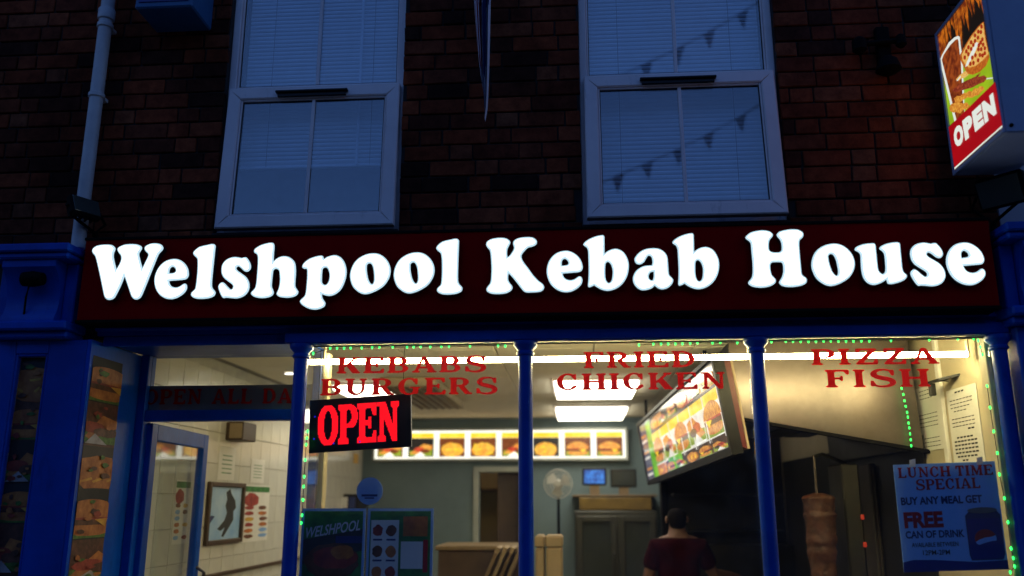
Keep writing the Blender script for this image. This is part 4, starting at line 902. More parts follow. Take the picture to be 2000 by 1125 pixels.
rm = MB(); rm.box((-1.6, BY+1.7, 0), (.3, BY+1.8, 2.6)); rm.box((-1.7, BY+.12, 0), (-1.6, BY+1.8, 2.6)); rm.box((.3, BY+.12, 0), (.4, BY+1.8, 2.6)); rm.box((-1.7, BY+.12, 2.6), (.4, BY+1.8, 2.7))
tag(rm.build('back_room', 'cream_wall'), kind='structure')
bd = thing('room_door', (-.70, BY+.16, 0), 'dark half open door in the lit back doorway', 'door')
bx('leaf', (PY(974, 950, BY+.3).x, BY+.16, 0), (D1+.1, BY+.20, 2.05), 'wood_dark', bd, .004); 
sh = thing('wall_shelf', (-1.0, BY+1.5, 1.7), 'shelf on the yellow lit wall inside the back doorway', 'shelf')
bx('board', (-1.30, BY+1.42, 1.80), (-.86, BY+1.699, 1.825), 'wood_cream', sh); bx('support', (-1.28, BY+1.45, 1.62), (-1.26, BY+1.699, 1.7995), 'wood_cream', sh)
bl = thing('bulb', (-1.1, BY+.9, 2.4), 'warm bulb lighting the room behind the back doorway', 'lamp')
MB().lathe([(.005, .06), (.03, .05), (.055, .0), (.04, -.045), (.01, -.06)], (-1.25, BY+.9, 2.42), n=16).build('globe', 'back_bulb', bl, True)
MB().tube([(-1.25, BY+.9, 2.48), (-1.25, BY+.9, 2.599)], .006, 6).build('cord', 'dark_plastic', bl)
# suspended ceiling: tiles in a grid
ce = MB(); ce.box((LX-.1, .03, CZ+.012), (RXW+.1, BY+.1, CZ+.08)); ceo = ce.build('ceiling', 'ceiling_grid'); tag(ceo, kind='structure')
def near(v, a): return round(v/a)*a
PANELS = [(-.46, .14, 2.13, 2.93), (-.46, .14, 0, 0)]
lights = []
def light_rect(pa, pb): a, b = PZ(*pa, CZ), PZ(*pb, CZ); return (a.x, b.x, a.y, b.y)
L1 = (-.15, .48, 2.53, 3.45); L2 = (-.18, .50, 4.40, 5.42); L3 = (-1.88, -1.28, 2.66, 3.55)
tl0 = None; ct = MB(); ct.box((-.297, -.297, -.006), (.297, .297, .006), None, .003)
for i in range(8):
    for j in range(10):
        cx, cy = LX+.08+.3+i*.6, .03+.3+j*.6
        if cx > RXW+.2: continue
        x0, x1, y0, y1 = cx-.297, cx+.297, cy-.297, cy+.297
        if any(x0 < b and x1 > a and y0 < d and y1 > c and (min(x1, b)-max(x0, a))*(min(y1, d)-max(y0, c)) > .12 for a, b, c, d in (L1, L2, L3)): pass
        if tl0 is None: tl0 = ct.build('ceiling_tile', 'ceiling_tile', ceo); o = tl0
        else: o = bpy.data.objects.new('ceiling_tile', tl0.data); COL.objects.link(o); o.parent = ceo
        o.location = (cx, cy, CZ+.004); o.rotation_euler = (random.uniform(-.006, .006), random.uniform(-.006, .006), 0)
for (a, b, c, d), lab in ((L1, 'long bright ceiling light panel nearer the street, above the serving area'), (L2, 'bright ceiling light panel farther back, above the back menu strip'), (L3, 'bright ceiling light panel seen above the red OPEN board at left')):
    t = thing('ceiling_light', ((a+b)/2, (c+d)/2, CZ), lab, 'ceiling light', 'ceiling light panels')
    MB().box((a, c, CZ-.058), (b, d, CZ-.022), None, .004).build('diffuser', 'panel_light', t)
    m = MB(); m.box((a-.02, c-.02, CZ-.022), (a-.001, d+.02, CZ-.003)); m.box((b+.001, c-.02, CZ-.022), (b+.02, d+.02, CZ-.003)); m.box((a, c-.02, CZ-.022), (b, c-.001, CZ-.003)); m.box((a, d+.001, CZ-.022), (b, d+.02, CZ-.003)); m.build('frame', 'upvc', t)
for px_, py_, lab in ((566, 729, 'small round downlight in the ceiling beside the left column'), (310, 733, 'small round downlight seen through the transom over the door')):
    p = PZ(px_, py_, CZ-.006); t = thing('downlight', p, lab, 'downlight', 'downlights over the entrance')
    MB().lathe([(.035, -.004), (.035, 0)], p, n=18).build('lens', 'down_light', t); MB().lathe([(.037, -.005), (.048, -.005), (.048, .001), (.037, .001)], p, n=18, cap=False).build('rim', 'upvc', t)
# tube lights behind the glass
TUBES = [(-1.285, -.268, 'left'), (-.238, .872, 'middle'), (.902, 1.925, 'right')]
for a, b, wd in TUBES:
    t = thing('tube_light', ((a+b)/2, .35, CZ), 'glowing fluorescent tube behind the top of the %s shop window' % wd, 'tube light', 'fluorescent tubes along the window')
    zc = 2.352
    MB().lathe([(.0135, a+.012), (.0135, b-.012)], (0, .35, zc), axis='x', n=14).build('tube', 'tube', t, True)
    m = MB(); m.box((a, .334, CZ-.030), (b, .366, CZ-.004), None, .004)
    for x in (a, b-.012): m.box((x, .340, zc-.016), (x+.0115, .360, CZ-.0305), None, .003)
    m.build('batten', 'cream_wall', t)

# backlit menu strip on the rear wall
a, b = PY(728, 838, BY-.12), PY(1228, 899, BY-.12)
bxx0, bxx1, bz0, bz1 = a.x, b.x, b.z, PY(1000, 836, BY-.12).z
mb_ = thing('menu_lightbox', ((bxx0+bxx1)/2, BY-.06, bz0), 'long backlit strip of food pictures high on the rear wall', 'menu board')
MB().box((bxx0, BY-.115, bz0), (bxx1, BY-.001, bz1), None, .005).build('case', 'fridge_body', mb_)
npic = 8; wv = (bxx1-bxx0-.06)/npic
mp = quadmap((bxx0+.03, BY-.117, bz0+.025), (bxx1-.03, BY-.117, bz0+.025), (bxx0+.03, BY-.117, bz1-.025), (0, -1, 0))
for k in range(npic):
    m = MB(); u0, u1 = k/npic+.003, (k+1)/npic-.003
    m.poly([mp(u, v, 0) for u, v in rect(u0-.003, 0, u1+.003, 1)], 'p_white')
    m.poly([mp(u, v, .001) for u, v in rect(u0+.008, .74, u1-.008, .92)], 'p_yellow')
    m.poly([mp(u, v, .001) for u, v in rect(u0+.008, .07, u1-.008, .735)], 'p_dark' if k in (1, 5) else 'p_patty')
    burger(m, mp, u0+.010, .03, u1-.010, .74, 'p_', [2, 2, 1, 1, 2, 1, 0, 0][k], .002)
    m.build('picture', None, mb_)
# long menu screen hung above the serving side
A0, A1 = Vector((.885, 1.02, 2.44)), Vector((.70, 4.35, 2.36))
zt = PY(1392, 706, A0.y); A0.x = zt.x; A0.z = zt.z
zb_ = PY(1427, 872, A0.y).z; e0 = PY(1250, 842, A1.y); e1 = PY(1267, 937, A1.y); A1.x = (e0.x+e1.x)/2; A1.z = e0.z
B0 = Vector((PY(1427, 872, A0.y).x, A0.y, zb_)); B1 = Vector((e1.x, A1.y, e1.z))
ms = thing('menu_screen', B0, 'long glossy black framed menu screen hung at a slant over the serving side', 'menu screen')
nrm = (A1-A0).cross(B0-A0).normalized()
if nrm.x > 0: nrm = -nrm
mp = quadmap(B0, B1, A0, nrm)
m = MB(); th = -.055
def slab(m, u0, v0, u1, v1, o0, o1, mat): 
    q = [mp(u, v, o0) for u, v in rect(u0, v0, u1, v1)]; m.prism(q, nrm*(o1-o0), mat)
slab(m, -.012, -.10, 1.012, 1.08, th, -.004, None); m.build('case', 'dark_plastic', ms)
m = MB(); slab(m, -.012, -.10, 1.012, -.035, -.0035, .012, None); slab(m, -.012, 1.035, 1.012, 1.08, -.0035, .012, None); slab(m, -.012, -.034, -.002, 1.034, -.0035, .012, None); slab(m, 1.002, -.034, 1.012, 1.034, -.0035, .012, None); m.build('bezel', 'dark_plastic', ms)
m = MB(); rr = lambda u0, v0, u1, v1, l, mat: m.poly([mp(u, v, .0008*l) for u, v in rect(u0, v0, u1, v1)], mat)
rr(0, 0, 1, 1, 0, 't_white'); rr(.88, 0, 1, 1, 1, 't_blue'); rr(.80, .0, .88, .98, 1, 't_green'); rr(.0, .72, .80, 1, 1, 't_brown')
for k in range(4): rr(.02+.195*k, .76, .15+.195*k, .96, 2, ('t_bun', 't_red', 't_brown', 't_bun')[k])
rr(0, .58, .80, .72, 1, 't_yellow'); rr(0, .0, .80, .17, 1, 't_brown'); rr(.44, .0, .62, .20, 2, 't_green'); rr(.66, .0, .80, .17, 2, 't_bun')
for k in range(5): burger(m, mp, -.005+.160*k, .15, .165+.160*k, .74, 't_', [0, 2, 0, 2, 0][k], .003+.0004*k)
for k in range(6):
    burger(m, mp, .005+.132*k, -.01, .125+.132*k, .17, 't_', [2, 0, 1][k % 3], .0045); burger(m, mp, .005+.132*k, .76, .125+.132*k, .99, 't_', [0, 2, 1][k % 3], .0045)
    rr(.002+.132*k, .13, .010+.132*k, .72, 8, 't_white')
for k in range(9): rr(.895+.0*k, .06+.1*k, .985, .10+.1*k, 2, ('t_white', 't_bun', 't_blue')[k % 3])
m.build('screen', None, ms)
m = MB()
for u in (.1, .9): p = mp(u, 1.05, -.03); m.tube([p, Vector((p.x, p.y, CZ-.003))], .012, 8)
m.build('hanger', 'black_metal', ms)
eb = PY(1450, 740, A0.y-.03)
ep = thing('menu_board', (B0.x+.08, A0.y, B0.z), 'red and cream end of the board standing behind the menu screen', 'menu board')
x0 = B0.x+.075
MB().prism([(PY(1412, 700, .99).x, .99, PY(1412, 700, .99).z), (PY(1447, 872, .99).x, .99, PY(1447, 872, .99).z), (PY(1460, 876, .99).x, .99, PY(1460, 876, .99).z), (PY(1425, 700, .99).x, .99, PY(1425, 700, .99).z)], (-.06, 1.6, 0)).build('panel', 'board_red', ep)
MB().prism([(PY(1425.6, 700, .985).x, .985, PY(1425, 700, .985).z), (PY(1460.6, 876, .985).x, .985, PY(1460, 876, .985).z), (PY(1465, 876, .985).x, .985, PY(1468, 876, .985).z), (PY(1430, 700, .985).x, .985, PY(1433, 700, .985).z)], (-.05, 1.6, 0)).build('edge', 'card_cream', ep)
# ceiling cassette with louvres above the OPEN board
c0 = PZ(735, 733, CZ); gx0, gx1, gy0, gy1 = -1.45, -1.02, 2.36, 4.0
cg = thing('air_unit', ((gx0+gx1)/2, (gy0+gy1)/2, CZ-.1), 'cream louvred air unit hanging from the ceiling behind the BURGERS lettering', 'air unit')
MB().box((gx0, gy0, CZ-.07), (gx1, gy1, CZ-.004), None, .01).build('case', 'cream_wall', cg)
for k in range(6):
    x = gx0+.05+k*(gx1-gx0-.1)/5; MB().box((x-.012, gy0+.06, CZ-.082), (x+.012, gy1-.06, CZ-.071), None, .003).build('louvre', 'wood_cream', cg)
# red LED OPEN board
p0, p1, p2 = PY(603, 885, .06), PY(803, 872, .06), PY(605, 782, .06)
lo = thing('led_sign', ((p0.x+p1.x)/2, .06, p0.z), 'black LED board reading OPEN in glowing red inside the left pane', 'LED sign')
mp = quadmap(p0, p1, p2, (0, -1, 0)); m = MB(); m.prism([mp(u, v, -.028) for u, v in rect(0, 0, 1, 1)], (0, -.026, 0)); m.build('case', 'dark_plastic', lo)
W_, H_ = (p1-p0).length, (p2-p0).length
dots = MB(); tot = sum(SERIF[c][0] for c in 'OPEN')+.05*3; x = 0; lu0, lu1, lv0, lv1 = .085, .885, .155, .845
big = lambda c: {'O': [ell(.52, .5, .50, .53, 30)], 'x': 0}.get(c)
for c in 'OPEN':
    w, polys = SERIF[c]; cw = (lu1-lu0)*w/tot*W_; chh = (lv1-lv0)*H_; pitch = .0048
    nx, ny = int(cw/pitch)+2, int(chh/pitch)+2
    Xg, Yg = np.meshgrid(np.linspace(-.02, w+.02, nx), np.linspace(-.03, 1.03, ny))
    ins = np.zeros(Xg.shape, bool); e = .034
    for dx in (-e*1.6, 0, e*1.6):
        for dy in (-e, 0, e): ins |= in_polys(polys, Xg+dx, Yg+dy)
    for xx, yy in zip(Xg[ins], Yg[ins]):
        u = lu0+(lu1-lu0)*(x+xx)/tot; v = lv0+(lv1-lv0)*yy; cc = mp(u, v, .0005); r_ = .0027
        dots.poly([cc+Vector((r_*math.cos(R(k*60)), 0, r_*math.sin(R(k*60)))) for k in range(6)])
    x += w+.05
tag(dots.build('red_diodes', 'led_red', lo), kind='stuff')
for u, v in ((.055, .68), (.05, .26), (.245, .15), (.50, .15)):
    cc = mp(u, v, .001); m = MB(); m.poly([cc+Vector((.0045*math.cos(R(k*45)), 0, .0045*math.sin(R(k*45)))) for k in range(8)]); m.build('blue_diode', 'led_blue', lo)
m = MB()
for u in (.08, .92): q = mp(u, 1, -.01); m.tube([q, Vector((q.x, q.y, 2.372))], .0015, 5)
m.build('hanging_wire', 'black_metal', lo)
# green fairy lights
def fairy(name, pts, Y, label, on):
    P_ = [PY(x, y+(5.5 if y < 690 and Y < .5 else 0), Y) for x, y in pts]
    t = thing('fairy_lights', P_[0], label, 'fairy lights', 'green fairy lights round the window')
    MB().tube(P_, .0018, 5).build('wire', 'gasket', t)
    me = None
    for q in P_:
        if me is None:
            o = MB().lathe([(.0015, .0075), (.004, .004), (.0044, -.002), (.002, -.007)], q, n=8).build('bulb', 'led_green', t, True); me = o; base = q.copy()
        else:
            o = bpy.data.objects.new('bulb', me.data); COL.objects.link(o); o.parent = t; o.location = q-base
        o.rotation_euler = (0, 0, 0)
    return t
s7 = lambda L: [(560+a*.4313, 640+b*.4311) for a, b in L]
s8 = lambda L: [(1000+a*.4312, 640+b*.4311) for a, b in L]
s1 = lambda L: [(1460+a*.4667, 600+b*.4667) for a, b in L]
FYY = .015
fairy('a', s7([(120,117),(197,80),(228,80),(260,80),(290,79),(340,78),(387,77),(420,75),(480,75),(545,75),(575,74),(607,73),(650,73),(700,72),(735,72),(830,71),(957,68),(990,70)]), FYY, 'green fairy lights along the top of the left pane', 1)
fairy('b', s7([(95,470),(92,500),(88,530),(84,600),(79,675),(77,720),(74,780),(70,850),(66,885)]), FYY, 'green fairy lights down the left side of the left pane', 1)
fairy('c', s8([(575,65),(640,61),(675,60),(707,60),(740,60),(772,60),(807,58),(840,56),(908,56),(943,54),(1020,55)]), FYY, 'green fairy lights along the top of the middle pane', 1)
fairy('d', s1([(100,133),(160,131),(190,131),(222,131),(255,131),(286,131),(318,130),(348,129),(380,130),(412,130),(443,130),(476,129),(510,129),(600,127),(760,124),(880,122),(945,121),(965,128),(975,155),(983,187)]), FYY, 'green fairy lights along the top of the right pane', 1)
fairy('e', s1([(1003,330),(1015,420),(1030,520),(1045,610),(1054,700),(1075,800),(1090,900),(1103,1010),(1112,1050),(1118,1085),(1100,1110)]), FYY, 'green fairy lights down the right side beside the lunch poster', 1)
fairy('f', s1([(645,340),(652,365),(657,392),(662,415),(668,440),(671,460),(674,485),(677,505),(680,530),(683,555),(685,580)]), 1.03, 'green fairy lights hanging down the edge of the steel hood', 1)

# steel extraction hood, fryer range below
HY = 1.06
hp = [PY(1424, 672, HY), PY(1772, 668, HY), PY(1804, 876, HY), PY(1424, 810, HY)]
hp[0].z = hp[1].z = CZ-.006
hd = thing('extraction_hood', (1.5, HY+.6, 2.0), 'large stainless steel extraction hood with a slanting lower edge behind the right pane', 'hood')
MB().prism(hp, (0, .03, 0)).build('front_panel', 'steel', hd)
q = [hp[3]+Vector((0, .0305, 0)), hp[2]+Vector((0, .0305, 0))]
m = MB(); m.prism([hp[0]+Vector((0, .0305, 0)), hp[3]+Vector((0, .0305, 0)), hp[3]+Vector((.03, .0305, 0)), hp[0]+Vector((.03, .0305, 0))], (0, 1.7, 0)); m.prism([hp[1]+Vector((-.03, .0305, 0)), hp[2]+Vector((-.03, .0305, 0)), hp[2]+Vector((0, .0305, 0)), hp[1]+Vector((0, .0305, 0))], (0, 1.7, 0)); m.build('side_panel', 'steel_dark', hd)
m = MB()
lipd = Vector((0, 0, -.018)); m.prism([hp[3]+Vector((-.01, -.006, 0)), hp[2]+Vector((.06, -.006, -.012)), hp[2]+Vector((.06, -.006, -.032)), hp[3]+Vector((-.01, -.006, -.018))], (0, .05, 0)); m.build('lip', 'black_metal', hd)
for k in range(4):
    xa = hp[3].x+.08+k*.2; MB().box((xa, HY+.25, 2.12), (xa+.18, HY+1.65, 2.15), None, .004).build('grease_filter', 'steel_dark', hd)
kd = thing('kitchen_wall', (1.4, 4.6, 0), 'near-black panels round the cooking area behind the man, kitchen shade put into their colour', 'partition')
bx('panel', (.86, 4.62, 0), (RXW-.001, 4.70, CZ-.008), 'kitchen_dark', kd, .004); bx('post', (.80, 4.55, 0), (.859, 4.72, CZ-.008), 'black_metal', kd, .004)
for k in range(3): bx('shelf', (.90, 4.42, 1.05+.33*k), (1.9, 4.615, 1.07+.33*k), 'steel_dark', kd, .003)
bx('side_panel', (RXW-.012, 1.12, .90), (RXW-.001, 4.55, 2.02), 'kitchen_dark', kd, .002)  # added dark sheet on the right wall, shade under the hood as colour
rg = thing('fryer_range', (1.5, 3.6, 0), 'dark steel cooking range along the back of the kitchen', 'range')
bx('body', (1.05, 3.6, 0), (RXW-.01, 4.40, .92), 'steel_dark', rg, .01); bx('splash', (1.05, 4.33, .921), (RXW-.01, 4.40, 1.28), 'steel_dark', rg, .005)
for k in range(3): MB().lathe([(.025, 0), (.025, -.02), (.018, -.03)], (1.25+.22*k, 3.6, .80), axis='y', n=12).build('knob', 'black_metal', rg)
# doner grill with the meat on its spit
kx, ky = PY(1604, 1050, 1.25).x, 1.25
dg_ = thing('doner_grill', (kx, ky, .9), 'upright kebab grill with a big cone of meat on its spit by the right pane', 'kebab grill')
kz1 = PY(1600, 963, ky).z; kr = (PY(1634, 1000, ky).x-PY(1570, 1000, ky).x)/2
prof = [(kr*.55, 1.02), (kr*.66, 1.1), (kr*.80, 1.3), (kr*.93, 1.5), (kr*.98, kz1-.03), (kr*.86, kz1-.006), (kr*.3, kz1)]
rn_ = random.Random(8); m = MB(); hs = np.linspace(prof[0][1], prof[-1][1], 46); nn = 40; lay = 0
for h in hs:
    rr_ = np.interp(h, [p_[1] for p_ in prof], [p_[0] for p_ in prof]); lay = rn_.uniform(-.005, .004)
    for k_ in range(nn):
        a_ = 2*math.pi*k_/nn; rad_ = rr_*(1+.035*math.sin(3*a_+h*9)+.02*math.sin(7*a_-h*23))+lay+rn_.uniform(-.003, .003); m.v.append(Vector((kx+rad_*math.cos(a_), ky+rad_*math.sin(a_), h)))
for j in range(len(hs)-1):
    for k_ in range(nn): m.f.append((j*nn+k_, j*nn+(k_+1) % nn, (j+1)*nn+(k_+1) % nn, (j+1)*nn+k_)); m.m.append(0)
m.f.append(tuple(range((len(hs)-1)*nn, len(hs)*nn))); m.m.append(0); m.build('meat', 'kebab_meat', dg_, True)
MB().lathe([(.007, .95), (.007, PY(1597, 890, ky).z)], (kx-.005, ky, 0), n=8).build('spit', 'steel', dg_)
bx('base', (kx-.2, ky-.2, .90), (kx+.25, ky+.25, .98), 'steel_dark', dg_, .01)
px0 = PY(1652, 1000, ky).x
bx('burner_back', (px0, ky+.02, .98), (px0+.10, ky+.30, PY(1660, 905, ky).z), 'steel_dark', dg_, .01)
for zpx in (1010, 1064):
    p = PY(1697, zpx, ky); MB().box((px0+.085, ky+.015, p.z-.014), (px0+.105, ky+.019, p.z+.014), None, .003).build('flame', 'burner', dg_)
MB().tube([(kx-.005, ky, PY(1597, 892, ky).z), (kx+.05, ky+.02, PY(1597, 890, ky).z+.01), (px0+.05, ky+.1, PY(1660, 903, ky).z)], .010, 8).build('top_arm', 'steel_dark', dg_)
bc = thing('worktop', (1.6, 1.3, 0), 'dark worktop unit carrying the kebab grill', 'counter')
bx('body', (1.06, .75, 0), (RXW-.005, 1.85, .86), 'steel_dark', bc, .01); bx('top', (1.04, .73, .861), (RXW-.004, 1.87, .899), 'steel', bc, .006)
cb = thing('cabinet', (1.80, 1.9, 0), 'plain dull brown cabinet standing behind the lunch poster', 'cabinet')
bx('body', (PY(1705, 1000, 1.95).x, 1.95, 0), (RXW-.006, 2.4, PY(1720, 905, 1.95).z), 'cabinet_brown', cb, .008); bx('door', (PY(1705, 1000, 1.95).x+.02, 1.935, .1), (RXW-.02, 1.949, PY(1720, 905, 1.95).z-.03), 'cabinet_brown', cb, .004)
# notices and bracket on the right wall
def notice(y0, y1, z0, z1, lab, lines):
    t = thing('notice', (RXW, y0, z0), lab, 'notice', 'paper notices on the right wall')
    MB().box((RXW-.004, y0, z0), (RXW-.001, y1, z1)).build('sheet', 'paper', t)
    m = MB(); n = len(lines)
    for k, (a, b, w) in enumerate(lines):
        zz = z1-(z1-z0)*(k+1)/(n+1)
        if w: 
            for s in range(int((b-a)/.11)): 
                ya = y1-(y1-y0)*(a+.11*s); m.poly([(RXW-.005, ya, zz-w), (RXW-.005, ya-(y1-y0)*random.uniform(.06, .10), zz-w), (RXW-.005, ya-(y1-y0)*.09, zz+w), (RXW-.005, ya, zz+w)])
    m.build('print', 'ink', t)
def rw(px, py): return PX(px, py, RXW-.003)
na, nb = rw(1850, 790), rw(1912, 760)
thin, bold = .0022, .0042
notice(rw(1907, 760).y, rw(1852, 800).y, rw(1900, 905).z, rw(1890, 752).z, 'white printed notice nearest the right pane', [(.3, .7, bold), (0, 0, 0), (.1, .9, thin), (.1, .9, thin), (.1, .8, thin), (.2, .7, thin), (0, 0, 0), (.1, .9, thin), (.1, .9, thin), (.1, .9, thin), (.6, .9, bold), (0, 0, 0), (.2, .8, bold), (.1, .9, bold), (.1, .9, bold), (.1, .9, bold), (.1, .9, bold), (.15, .9, bold), (.3, .6, bold)])
notice(rw(1838, 800).y, rw(1790, 800).y, rw(1815, 880).z, rw(1815, 752).z, 'duller paper notice deeper in beside the hood edge', [(.2, .8, thin)]*3+[(0, 0, 0)]*3+[(.1, .9, thin)]*4+[(0, 0, 0)]*2+[(.1, .9, thin)]*3)
bx_ = rw(1845, 800).y
cv = thing('cover_strip', (RXW, bx_, 1.6), 'pale vertical cover strip between the two paper notices', 'cover strip')
bx('strip', (RXW-.02, rw(1849, 800).y+.012, 1.5), (RXW-.0005, rw(1840, 800).y-.004, CZ-.008), 'paper', cv, .003)
wbk2 = thing('speaker_bracket', (RXW-.1, .75, 2.2), 'dark flat bracket with a short stem under the PIZZA lettering at right', 'bracket')
p = PY(1842, 742, .62)
MB().prism([(p.x-.075, .70, p.z-.018), (p.x-.03, .60, p.z-.006), (p.x+.075, .56, p.z+.016), (p.x+.055, .66, p.z+.008)], (0, 0, .012)).build('plate', 'dark_plastic', wbk2)
bx('stem', (p.x-.052, .66, p.z-.075), (p.x-.024, .69, p.z-.012), 'dark_plastic', wbk2); bx('wall_arm', (p.x-.02, .64, p.z-.004), (RXW-.021, .66, p.z+.001), 'dark_plastic', wbk2, .001)
# lunch poster on the right pane
c00, c10, c01 = PY(1765, 1118, .016), PY(1968, 1112, .016), PY(1745, 908, .016)
c00.x = c01.x = (c00.x+c01.x)/2
lp = thing('lunch_poster', c00, 'poster offering a free can with lunch, stuck inside the right pane', 'poster')
mp = quadmap(c00, (PY(1957, 1010, .016).x, .016, c10.z), c01, (0, -1, 0))
MB().prism([mp(u, v, 0) for u, v in rect(0, 0, 1, 1)], (0, .002, 0)).build('sheet', 'paper_white', lp)
m = MB(); o1 = .0012
serif(m, 'LUNCH TIME', mp, .04, .875, .97, .968, o1, 'ink_red', gap=.08, space=.4); serif(m, 'SPECIAL', mp, .20, .755, .83, .85, o1, 'ink_red', gap=.08)
sans(m, 'BUY ANY MEAL GET', mp, .04, .615, .83, .69, o1, 'ink_blue', .035); sans(m, 'FREE', mp, .05, .40, .43, .55, o1, 'ink_red', .05)
sans(m, 'CAN OF DRINK', mp, .05, .305, .62, .375, o1, 'ink_blue', .03); sans(m, 'AVAILABLE BETWEEN', mp, .10, .225, .55, .265, o1, 'ink', .01); sans(m, '12PM-2PM', mp, .20, .15, .46, .195, o1, 'ink', .01)
pts = [(0, 0), (1, 0), (1, .085), (.7, .075), (.3, .105), (.1, .11), (0, .09)]; m.poly([mp(u, v, .0008) for u, v in pts], 'ink_deep_blue')
m.poly([mp(u, v, .0016) for u, v in [(.66, .09), (.96, .09), (.985, .14), (.985, .50), (.95, .54), (.69, .54), (.645, .50), (.645, .14)]], 'ink_blue')
m.poly([mp(u, v, .0022) for u, v in [(.66, .10), (.97, .10), (.975, .14), (.975, .47), (.655, .47), (.655, .14)]], 'ink_deep_blue')
m.poly([mp(u, v, .0028) for u, v in ell(.815, .545, .145, .028, 20)], 'can_metal')
m.poly([mp(u, v, .0030) for u, v in ell(.815, .285, .105, .085, 24)], 'paper_white')
m.poly([mp(u, v, .0036) for u, v in ell(.815, .285, .105, .085, 14, 20, 200)+[(.75, .275), (.81, .295), (.87, .30)]], 'ink_red')
m.poly([mp(u, v, .0036) for u, v in ell(.815, .285, .105, .085, 14, 215, 345)+[(.88, .262), (.80, .245), (.75, .23)]], 'ink_deep_blue')
m.build('print', None, lp)
for u in (.19, .85): 
    MB().prism([mp(u+a, 1+b, .0015) for a, b in ((-.03, -.03), (.03, -.02), (.035, .05), (-.025, .04))], (0, -.0006, 0)).build('tape', 'paper', lp)
# menu posters in the left pane
def menu_poster(pl, pr, which, label):
    ztop = PY(715, 993, .016).z; x0, x1 = PY(pl, 1050, .016).x, PY(pr, 1050, .016).x; z0 = ztop-.80
    t = thing('menu_poster', (x0, .016, z0), label, 'poster', 'menu posters in the left pane')
    MB().box((x0, .014, z0), (x1, .018, ztop)).build('sheet', 'sticker_blue', t)
    mp = quadmap((x0+.012, .0135, z0+.012), (x1-.012, .0135, z0+.012), (x0+.012, .0135, ztop-.012), (0, -1, 0)); m = MB()
    q = lambda u0, v0, u1, v1, l, mat: m.poly([mp(u, v, l*.0006) for u, v in rect(u0, v0, u1, v1)], mat)
    q(0, 0, 1, 1, 0, 'ink_green')
    if which == 0:
        m.poly([mp(u, v, .0006) for u, v in [(0, .70), (1, .78), (1, .90), (0, .84)]], 'ink')
        sh_ = lambda u, v, off=0: mp(u, v+.05*u, off)
        sans(m, 'WELSHPOOL', sh_, .04, .845, .96, .905, .0015, 'flag_white', .015, .25)
        m.poly([mp(u, v, .0009) for u, v in ell(.5, .72, .46, .10, 24, jit=.05)], 'ink_brown'); m.poly([mp(u, v, .0014) for u, v in ell(.55, .74, .38, .065, 22, jit=.08)], 'ink_tomato')
        m.poly([mp(u, v, .0018) for u, v in ell(.68, .77, .2, .04, 16, jit=.1)], 'ink_orange'); q(.55, .82, 1, .86, 2, 'ink_blue')
        q(0, .0, .34, .52, 2, 'paper'); q(.36, .0, .40, .55, 2, 'ink_red'); q(.42, .45, 1, .55, 2, 'ink_blue'); q(.44, .40, .97, .45, 3, 'paper'); q(.42, .1, 1, .36, 2, 'paper')
    else:
        q(.02, .36, .48, .95, 1, 'paper')
        for j in range(5):
            for i in range(2):
                m.poly([mp(u, v, .0014) for u, v in ell(.135+.22*i, .89-.115*j, .085, .032, 14, jit=.12)], ('ink_tomato', 'ink_brown', 'ink_orange')[(i+j) % 3]); q(.06+.22*i, .835-.115*j, .21+.22*i, .845-.115*j, 2, 'ink_blue')
        q(.55, .86, .95, .97, 1, 'ink_orange'); q(.52, .68, .88, .83, 1, 'paper'); q(.885, .66, .96, .84, 1, 'ink_red'); q(.52, .50, .86, .62, 1, 'paper'); q(.54, .43, .95, .49, 1, 'ink_tomato'); q(.52, .18, .95, .40, 1, 'paper'); q(.02, .1, .48, .33, 1, 'ink_brown')
    m.build('print', None, t)
menu_poster(588, 713, 0, 'large menu poster with a headline over a burger picture, lower left of the left pane')
menu_poster(717, 846, 1, 'menu poster of small food pictures in rows, right beside the other menu poster')
ds = thing('round_sticker', PY(723, 960, .012), 'round pale blue sticker on the left pane above the menu posters', 'sticker')
p = PY(722, 959, .014); rad = .061
MB().lathe([(rad, 0), (rad, .002)], p, axis='y', n=36).build('disc', 'sticker_blue', ds)
m = MB(); mp = quadmap((p.x-rad, p.y-.001, p.z-rad), (p.x+rad, p.y-.001, p.z-rad), (p.x-rad, p.y-.001, p.z+rad), (0, -1, 0)); m.poly([mp(u, v) for u, v in rect(.2, .30, .8, .38)], 'ink_blue'); m.poly([mp(u, v) for u, v in rect(.32, .22, .68, .27)], 'ink_blue'); m.build('print', None, ds)
# counter, takeaway boxes
ct0 = PY(850, 1066, 3.0); ct1 = PY(1012, 1066, 3.0)
co_ = thing('counter', (-.8, 3.3, 0), 'low dark fronted counter with pale wooden top below the back doorway', 'counter')
bx('body', (ct0.x+.02, 3.03, 0), (ct1.x+.02, 3.60, ct0.z-.035), 'wood_dark', co_, .006); bx('top', (ct0.x, 3.0, ct0.z-.034), (ct1.x+.05, 3.64, ct0.z), 'wood_cream', co_, .006)
zz = ct0.z
for k in range(4):
    t = thing('takeaway_box', (0, 0, 0), 'flat brown takeaway box, %s in the slanting row on the counter end' % ('first', 'second', 'third', 'last')[k], 'box', 'takeaway boxes on the counter')
    p = PY(962+14*k, 1076, 2.75+.06*k); xf = Matrix.Translation((p.x, p.y, p.z-.10)) @ Matrix.Rotation(R(24), 4, 'Y')
    t.location = (p.x, p.y, p.z-.2)
    MB().box((-.012, -.16, -.12), (.012, .16, .14), None, .003, xf).build('carton', 'card_cream' if k % 2 else 'wood_cream', t); MB().box((-.016, -.165, .10), (.016, .165, .145), None, .003, xf).build('lid', 'card_cream', t)
